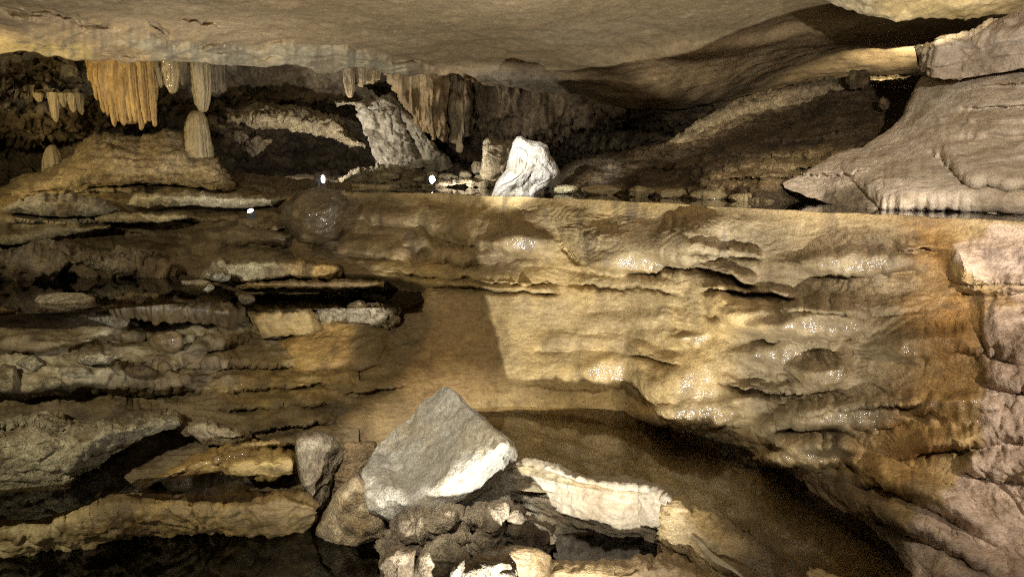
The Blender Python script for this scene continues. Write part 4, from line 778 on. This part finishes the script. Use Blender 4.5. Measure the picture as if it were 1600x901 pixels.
S('stone_block', 'squared pinkish block resting tilted on the pale mound', 'rock block', [(1437, 80), (1470, 63), (1530, 46), (1600, 23), (1760, -32)], [(1441, 102), (1462, 121), (1498, 126), (1600, 106), (1760, 86)], [4.95, 4.65, 4.6, 4.3, 3.9], T=.18, crest=.3, bulge=.02, kind='shard', amp=.03, seed=52, mat=M_DRY, col=((.5, .43, .35), (.42, .36, .29), (.33, .27, .2)), key=True, thick=.9, endr=.1)
S('flowstone_drapery', 'yellow lit folded drapery hanging from the ceiling at top right', 'drapery', [(1255, -30), (1300, -70), (1400, -90), (1600, -100), (1760, -110)], [(1268, 4), (1300, 14), (1350, 31), (1400, 41), (1440, 35), (1478, 37), (1508, 44), (1535, 38), (1565, 32), (1620, 22), (1760, -10)], [5.0, 4.8, 4.7, 4.5, 4.2], T=.25, crest=.5, hang=True, kind='smooth', amp=.13, seed=53, jag=.8, mat=M_DRY, col=((.48, .40, .25), (.4, .33, .2), (.25, .2, .11)), thick=.4, bulge=.0)

# side wall of the chamber, closing the room past the right edge of the view
def build_side():
    px, py, v = grid_x((1660, 2900), [(1660, -250), (2900, -700)], [(1660, 1300), (2900, 1500)], 9)
    Y = np.interp(px, [1660, 1760, 1900, 2300, 2900], [4.4, 3.5, 2.9, 2.0, 1.4])
    o = sheet('cave_wall', px, py, Y, M_DRY, 'rock', .12, 9, lambda p, a, b: paint(p, PINK, PINK2, (.33, .26, .18), 7, 1.6), .1)
    tag(o, 'rough pinkish rock wall running forward past the right edge of the view', 'cave wall')
build_side()
# ================================================================== foreground
# the big pyramid boulder: facets meshed from corner points, then roughened
def facet_rock(name, label, cat, vs, fs, mat, col, kind, amp, seed, cuts=26, smooth=.5):
    bm = bmesh.new(); V = [bm.verts.new(P(a, b, y)) for a, b, y in vs]
    for f in fs: bm.faces.new([V[i] for i in f])
    bmesh.ops.recalc_face_normals(bm, faces=bm.faces)
    bmesh.ops.triangulate(bm, faces=bm.faces)
    for k in range(5): bmesh.ops.subdivide_edges(bm, edges=[e for e in bm.edges if e.calc_length() > .012], cuts=1, use_grid_fill=True); bmesh.ops.triangulate(bm, faces=bm.faces)
    for k in range(10): bmesh.ops.smooth_vert(bm, verts=bm.verts, factor=smooth, use_axis_x=True, use_axis_y=True, use_axis_z=True)
    bm.normal_update()
    p = np.array([v.co[:] for v in bm.verts]); n = np.array([v.normal[:] for v in bm.verts])
    q = p+n*disp(p, kind, amp, seed)[:, None]
    bm.verts.index_update(); F = [[v.index for v in f.verts] for f in bm.faces]; bm.free()
    o = link_mesh(name, q, F, mat, paint(p, *col, seed=seed)*(1+fbm(p, 5, 4, 2)[:, None]*.35), 0.0); tag(o, label, cat); return o
def plane_y(pt, anchor, n):
    a, b = ray(*pt); A = P(*anchor); n = np.array(n); O = np.array([0, 0, ZC])
    return float(n@(A-O)/(n@np.array([float(a), 1, float(b)])))
anc = (680, 690, 3.45); nf = (-.62, -.30, .72)
def fp(x, y): return (x, y, plane_y((x, y), anc, nf))
A_ = fp(690, 604); c1 = fp(645, 785); c2 = fp(792, 690); l1 = fp(596, 690)
pv = [A_, fp(706, 610), c2, c1, l1, (562, 738, 3.42), (572, 795, 3.27), (600, 812, 3.25), (690, 815, 3.2), (782, 750, 3.4), (808, 700, 3.62), (700, 608, 3.95), (560, 745, 3.9), (632, 822, 3.6), (800, 760, 3.75), (665, 640, 3.85), (750, 850, 3.3), (665, 846, 3.3), (800, 790, 3.4)]
pf = [(0, 1, 2, 3, 4), (4, 3, 6, 5), (3, 7, 6), (3, 8, 7), (3, 2, 9, 8), (2, 1, 11, 10), (2, 10, 14, 18, 9), (0, 4, 5, 12, 15), (0, 15, 11, 1), (15, 12, 14, 10, 11), (5, 6, 7, 13, 12), (8, 9, 18, 16), (7, 8, 16, 17), (7, 17, 13), (12, 13, 17, 16, 18, 14)]
print('PYR', A_, c1, c2, l1)
facet_rock('boulder', 'large grey pyramid shaped boulder standing in the foreground', 'boulder', pv, pf, M_GREY, ((.28, .275, .255), (.23, .22, .19), (.26, .23, .17)), 'rock', .026, 3)
blob('boulder', 'tilted grey rock leaning left of the pyramid boulder', 'boulder', [(461, 700), (465, 682), (474, 673), (498, 671), (520, 682), (540, 698), (538, 716), (522, 745), (512, 780), (498, 806), (484, 800), (474, 765), (464, 730)], 3.72, .14, col=((.27, .235, .17), (.22, .185, .125), (.15, .11, .07)), seed=81, amp=.04, kind='rock', facets=5, tilt=(.12, 0))
blob('boulder', 'black shaded rock wedged behind the leaning grey rock', 'boulder', [(505, 705), (540, 690), (585, 690), (600, 720), (575, 760), (540, 800), (505, 810), (495, 780)], 3.9, .16, col=drk, seed=82, amp=.04, wet=.4)
blob('boulder', 'brown wedge rock at the water left of the pyramid boulder', 'boulder', [(492, 838), (506, 806), (530, 766), (556, 738), (572, 752), (580, 785), (604, 815), (600, 838), (560, 852), (510, 856)], 3.48, .16, col=((.33, .28, .19), (.26, .21, .13), BRN), seed=83, amp=.03, kind='shard', facets=5, tilt=(-.05, 0))
S('limestone_rim', 'bright white curved rim of stone right of the pyramid boulder', 'rimstone rim', [(776, 728), (790, 718), (830, 714), (870, 727), (900, 738), (960, 746), (1000, 748), (1038, 764), (1052, 786)], [(772, 752), (790, 790), (825, 826), (880, 826), (930, 824), (960, 832), (1000, 836), (1032, 836), (1050, 826)], [3.43, 3.51, 3.55, 3.44, 3.36, 3.29, 3.28, 3.16, 3.0], T=.06, crest=.14, bulge=.05, kind='mound', amp=.045, seed=54, mat=M_DRY, col=((.40, .36, .285), (.35, .295, .21), (.27, .21, .14)), thick=.18, key=True, skirt=.3,
  feats=lambda a, b: -.10*np.exp(-((a-815)/34)**2-((b-805)/22)**2))
S('limestone_rim', 'tan rim with rippled flank curving down to the bottom right of the pool', 'rimstone rim', [(1036, 786), (1062, 776), (1115, 810), (1170, 844), (1250, 880), (1350, 912)], [(1028, 842), (1048, 880), (1090, 925), (1150, 955), (1230, 980), (1330, 1000)], [3.01, 3.08, 2.87, 2.68, 2.49, 2.34], T=.05, crest=.14, bulge=.05, kind='flow', amp=.05, seed=55, mat=M_FLOW, wet=.55, col=((.44, .34, .18), (.36, .27, .14), (.28, .2, .1)), thick=.25, skirt=.3)
S('limestone_rim', 'rough tan front lip of the small rim pool at the bottom edge', 'rimstone rim', [(850, 884), (868, 874), (930, 872), (985, 872), (1030, 860), (1060, 868), (1120, 900)], [(845, 935), (880, 975), (930, 985), (985, 985), (1030, 985), (1080, 990), (1120, 990)], [2.9, 2.9, 2.89, 2.86, 2.7], T=.1, crest=.25, bulge=.04, kind='rock', amp=.035, seed=56, mat=M_FLOW, wet=.4, col=((.42, .32, .17), (.34, .25, .13), (.22, .15, .08)), thick=.22)
def pits(a, b):
    d = 0
    for x, y, w, h, k in ((742, 826, 22, 12, .16), (676, 801, 8, 5, .1), (702, 828, 18, 9, .1), (790, 815, 12, 16, .12), (820, 822, 16, 8, .08), (650, 822, 14, 8, .08), (725, 846, 14, 5, .07), (665, 845, 16, 6, .06), (800, 838, 24, 4, .08)):
        d = d-k*np.exp(-(((a-x)/w/.8)**2+((b-y)/h/.8)**2))
    return d
S('rubble_rock', 'dark knobbly rock full of black holes before the pyramid boulder', 'rubble rock', [(594, 858), (606, 832), (632, 808), (653, 798), (696, 789), (730, 796), (760, 795), (775, 785), (792, 785), (808, 797), (824, 814), (866, 828)], [(598, 880), (620, 876), (650, 872), (680, 872), (710, 874), (740, 874), (765, 872), (785, 870), (805, 868), (825, 868), (845, 866), (866, 862)], [3.12, 3.1, 3.08, 3.06, 3.08, 3.1], T=.14, crest=.25, bulge=.06, kind='knob', amp=.032, seed=57, col=((.2, .165, .115), (.15, .12, .08), (.09, .07, .045)), thick=.25, key=True, feats=pits, step=1.6, skirt=.3)
blob('boulder', 'ribbed dark rock at the bottom edge beside the black pool', 'boulder', [(592, 880), (600, 862), (622, 852), (648, 858), (652, 880), (640, 930), (600, 940)], 2.95, .12, col=((.3, .25, .18), (.24, .19, .13), BRN), seed=84, amp=.03, kind='layer')
blob('boulder', 'pale lit stone with a bright flat top at the bottom edge', 'boulder', [(640, 905), (648, 886), (664, 862), (680, 843), (697, 839), (714, 848), (728, 862), (738, 878), (726, 900), (700, 930), (650, 930)], 2.98, .13, col=((.36, .32, .24), (.28, .24, .17), (.18, .14, .09)), seed=85, amp=.03, kind='shard', facets=6)
blob('boulder', 'wet brown rounded rock under the dark knobbly rock', 'boulder', [(728, 905), (738, 872), (760, 858), (800, 852), (840, 856), (862, 868), (862, 905), (820, 940), (750, 940)], 2.93, .14, col=((.26, .185, .1), (.2, .14, .075), BRN), seed=86, amp=.03, wet=.7, mat=M_FLOW)
blob('boulder', 'second pale lit stone cut off by the bottom edge', 'boulder', [(696, 925), (708, 888), (722, 878), (760, 878), (786, 884), (806, 895), (812, 930), (760, 955), (710, 950)], 2.76, .12, col=((.33, .3, .24), (.27, .24, .18), (.18, .14, .09)), seed=87, amp=.035, kind='shard', facets=5)

# ================================================================== lamps of the show cave (fixtures)
def spotlight(label, pt, Y, aim, size=1.0, emat=None):
    o = bpy.data.objects.new('spotlight', None); C.objects.link(o); p = P(pt[0], pt[1], Y); base = p+np.array([0, 0, -.07*size])
    o.location = base; tag(o, label, 'lamp', 'spotlights of the cave')
    d = np.array(aim, float); d /= np.linalg.norm(d); s = np.cross(d, [0, 0, 1]); s /= np.linalg.norm(s); u = np.cross(s, d)
    def ringmesh(name, prof, m, cap=True):
        N = 24; th = np.linspace(0, 2*np.pi, N, endpoint=False); vs = []
        for l, r in prof: vs += [(p-base)+d*l*size+(s*math.cos(t)+u*math.sin(t))*r*size for t in th]
        fs = [(k*N+i, k*N+(i+1) % N, (k+1)*N+(i+1) % N, (k+1)*N+i) for k in range(len(prof)-1) for i in range(N)]
        if cap: fs += [list(range(N)), list(range((len(prof)-1)*N, len(prof)*N))]
        return link_mesh(name, vs, fs, m, parent=None, origin=np.zeros(3))
    h = ringmesh('housing', [(-.075, .02), (-.07, .032), (-.03, .036), (.0, .044), (.02, .047), (.02, .043), (.008, .040)], M_BLACK, False); h.parent = o
    l = ringmesh('lens', [(.008, .0405), (.013, .030), (.016, .012), (.0165, .001)], emat or M_LENS, False); l.parent = o
    b = ringmesh('bracket', [(-.03, .01), (-.03, .001)], M_BLACK, False); b.parent = o
    bm = bmesh.new()
    for sx in (-1, 1):
        r = bmesh.ops.create_cube(bm, size=1); 
        for v in r['verts']:
            q = np.array(v.co); w = s*sx*.05*size+s*q[0]*.006*size+d*q[1]*.02*size+np.array([0, 0, 1])*((q[2]-.5)*.085*size+.008*size)
            v.co = (p-base)+w
    r = bmesh.ops.create_cube(bm, size=1)
    for v in r['verts']:
        q = np.array(v.co); v.co = (p-base)+s*q[0]*.106*size+d*q[1]*.022*size+np.array([0, 0, 1])*(q[2]*.008-.076)*size
    o['_p'] = (p+d*.045*size).tolist()
    me = bpy.data.meshes.new('bracket'); bm.to_mesh(me); bm.free(); me.materials.append(M_BLACK); old = b.data; b.data = me; bpy.data.meshes.remove(old)
    return o
LA = spotlight('lit round spotlight on the far shore at the left end of the pale strip', (503, 280), 5.6, (.95, -.32, .03), .75)
LB = spotlight('lit round spotlight on the far shore left of the white stone', (673, 281), 7.3, (.85, -.6, .1), .95)
LC = spotlight('bright lamp half hidden under the long pale ledge', (392, 331), 5.75, (-.15, -.55, .8), .6)

def spot(loc, target, power, color, deg, blend=.3, r=.03):
    l = bpy.data.lights.new('spot_lamp', 'SPOT'); l.energy = power; l.color = color; l.spot_size = math.radians(deg); l.spot_blend = blend; l.shadow_soft_size = r
    o = bpy.data.objects.new('spot_lamp', l); C.objects.link(o); o.location = loc
    from mathutils import Vector
    o.rotation_euler = (Vector(target)-Vector(loc)).to_track_quat('-Z', 'Y').to_euler(); return o
W = lambda x, y, Y: tuple(P(x, y, Y))
WARM = (1, .82, .55); NEU = (1, .93, .82); COOL = (.93, .97, 1.0)
spot((.15, 1.75, .06), (-.35, 4.6, 2.7), 850, (.99, .97, .9), 116, 1.0, .02)              # main floor lamp below the dam
spot(tuple(LA['_p']), W(1160, 175, 7.8), 420, (1, .9, .72), 26, .7, .02)                       # left lit lamp, turned to the white stone
spot(tuple(LB['_p']), W(795, 215, 8.6), 45, NEU, 110, .6, .02)                        # right lit lamp
spot(W(470, 263, 7.9), W(555, 195, 9.4), 85, NEU, 120, .6, .03)                        # lamp on the recess slabs
spot(tuple(LC['_p']), W(330, 70, 6.6), 32, (.97, .97, .95), 125, .9, .02)             # half hidden lamp under the ledge
spot((-4.6, 5.0, 1.9), W(200, 140, 6.9), 110, (1, .8, .42), 95, .6, .05)               # left passage lamp on the curtain
spot((-2.2, .6, 2.5), W(130, 620, 4.0), 400, (1, .9, .64), 84, .8, .06)                  # visitor path lamp, left
spot((-.7, .9, 2.55), W(675, 700, 3.5), 800, (1, .93, .78), 24, .6, .04)                # path lamp on the boulder
spot((-1.7, .8, 2.5), W(816, 264, 5.55), 2700, COOL, 8.5, .5, .03)                       # narrow path lamp on the white stone
spot((.35, .5, 2.45), W(1110, 770, 3.3), 150, (1, .93, .78), 44, .8, .06)                  # added fill over the curved pool, no fixture there
spot((2.5, -.3, 2.4), W(1790, 440, 3.2), 460, (1, .87, .75), 58, .4, .04)              # path lamp, right
spot((.9, -.3, 2.35), W(1500, 215, 4.1), 900, (1, .9, .78), 33, .5, .04)              # path lamp on the pale mound
spot(W(1452, 104, 7.2), W(1350, 88, 8.3), 120, (1, .86, .58), 75, 1.0, .05)
spot(W(1400, 134, 7.5), W(1400, 126, 8.2), 6, (1, .86, .58), 120, 1.0, .04)            # behind the crest
spot(W(1470, 46, 4.45), W(1470, 5, 4.7), 14, (1, .85, .5), 100, .6, .03)              # behind the block
for o_ in (LA, LB, LC): del o_['_p']
# ------------------------------------------------------------------ world, camera, render
w = bpy.data.worlds.new('World'); bpy.context.scene.world = w; w.use_nodes = True
bg = w.node_tree.nodes['Background']; bg.inputs[0].default_value = (1, .8, .55, 1); bg.inputs[1].default_value = .05
cam = bpy.data.cameras.new('camera'); co = bpy.data.objects.new('camera', cam); C.objects.link(co)
cam.sensor_width = 36; cam.lens = 36*FPX/1600; cam.clip_start = .05; cam.clip_end = 200
co.location = (0, 0, ZC); co.rotation_euler = (math.pi/2-TH, 0, 0); bpy.context.scene.camera = co
cy = bpy.context.scene.cycles; cy.use_denoising = False; cy.pixel_filter_type = 'BLACKMAN_HARRIS'; cy.filter_width = 1.2; cy.sample_clamp_indirect = 3; cy.max_bounces = 6
vs = bpy.context.scene.view_settings; vs.view_transform = 'Standard'; vs.look = 'None'; vs.exposure = 0.15; vs.gamma = 1
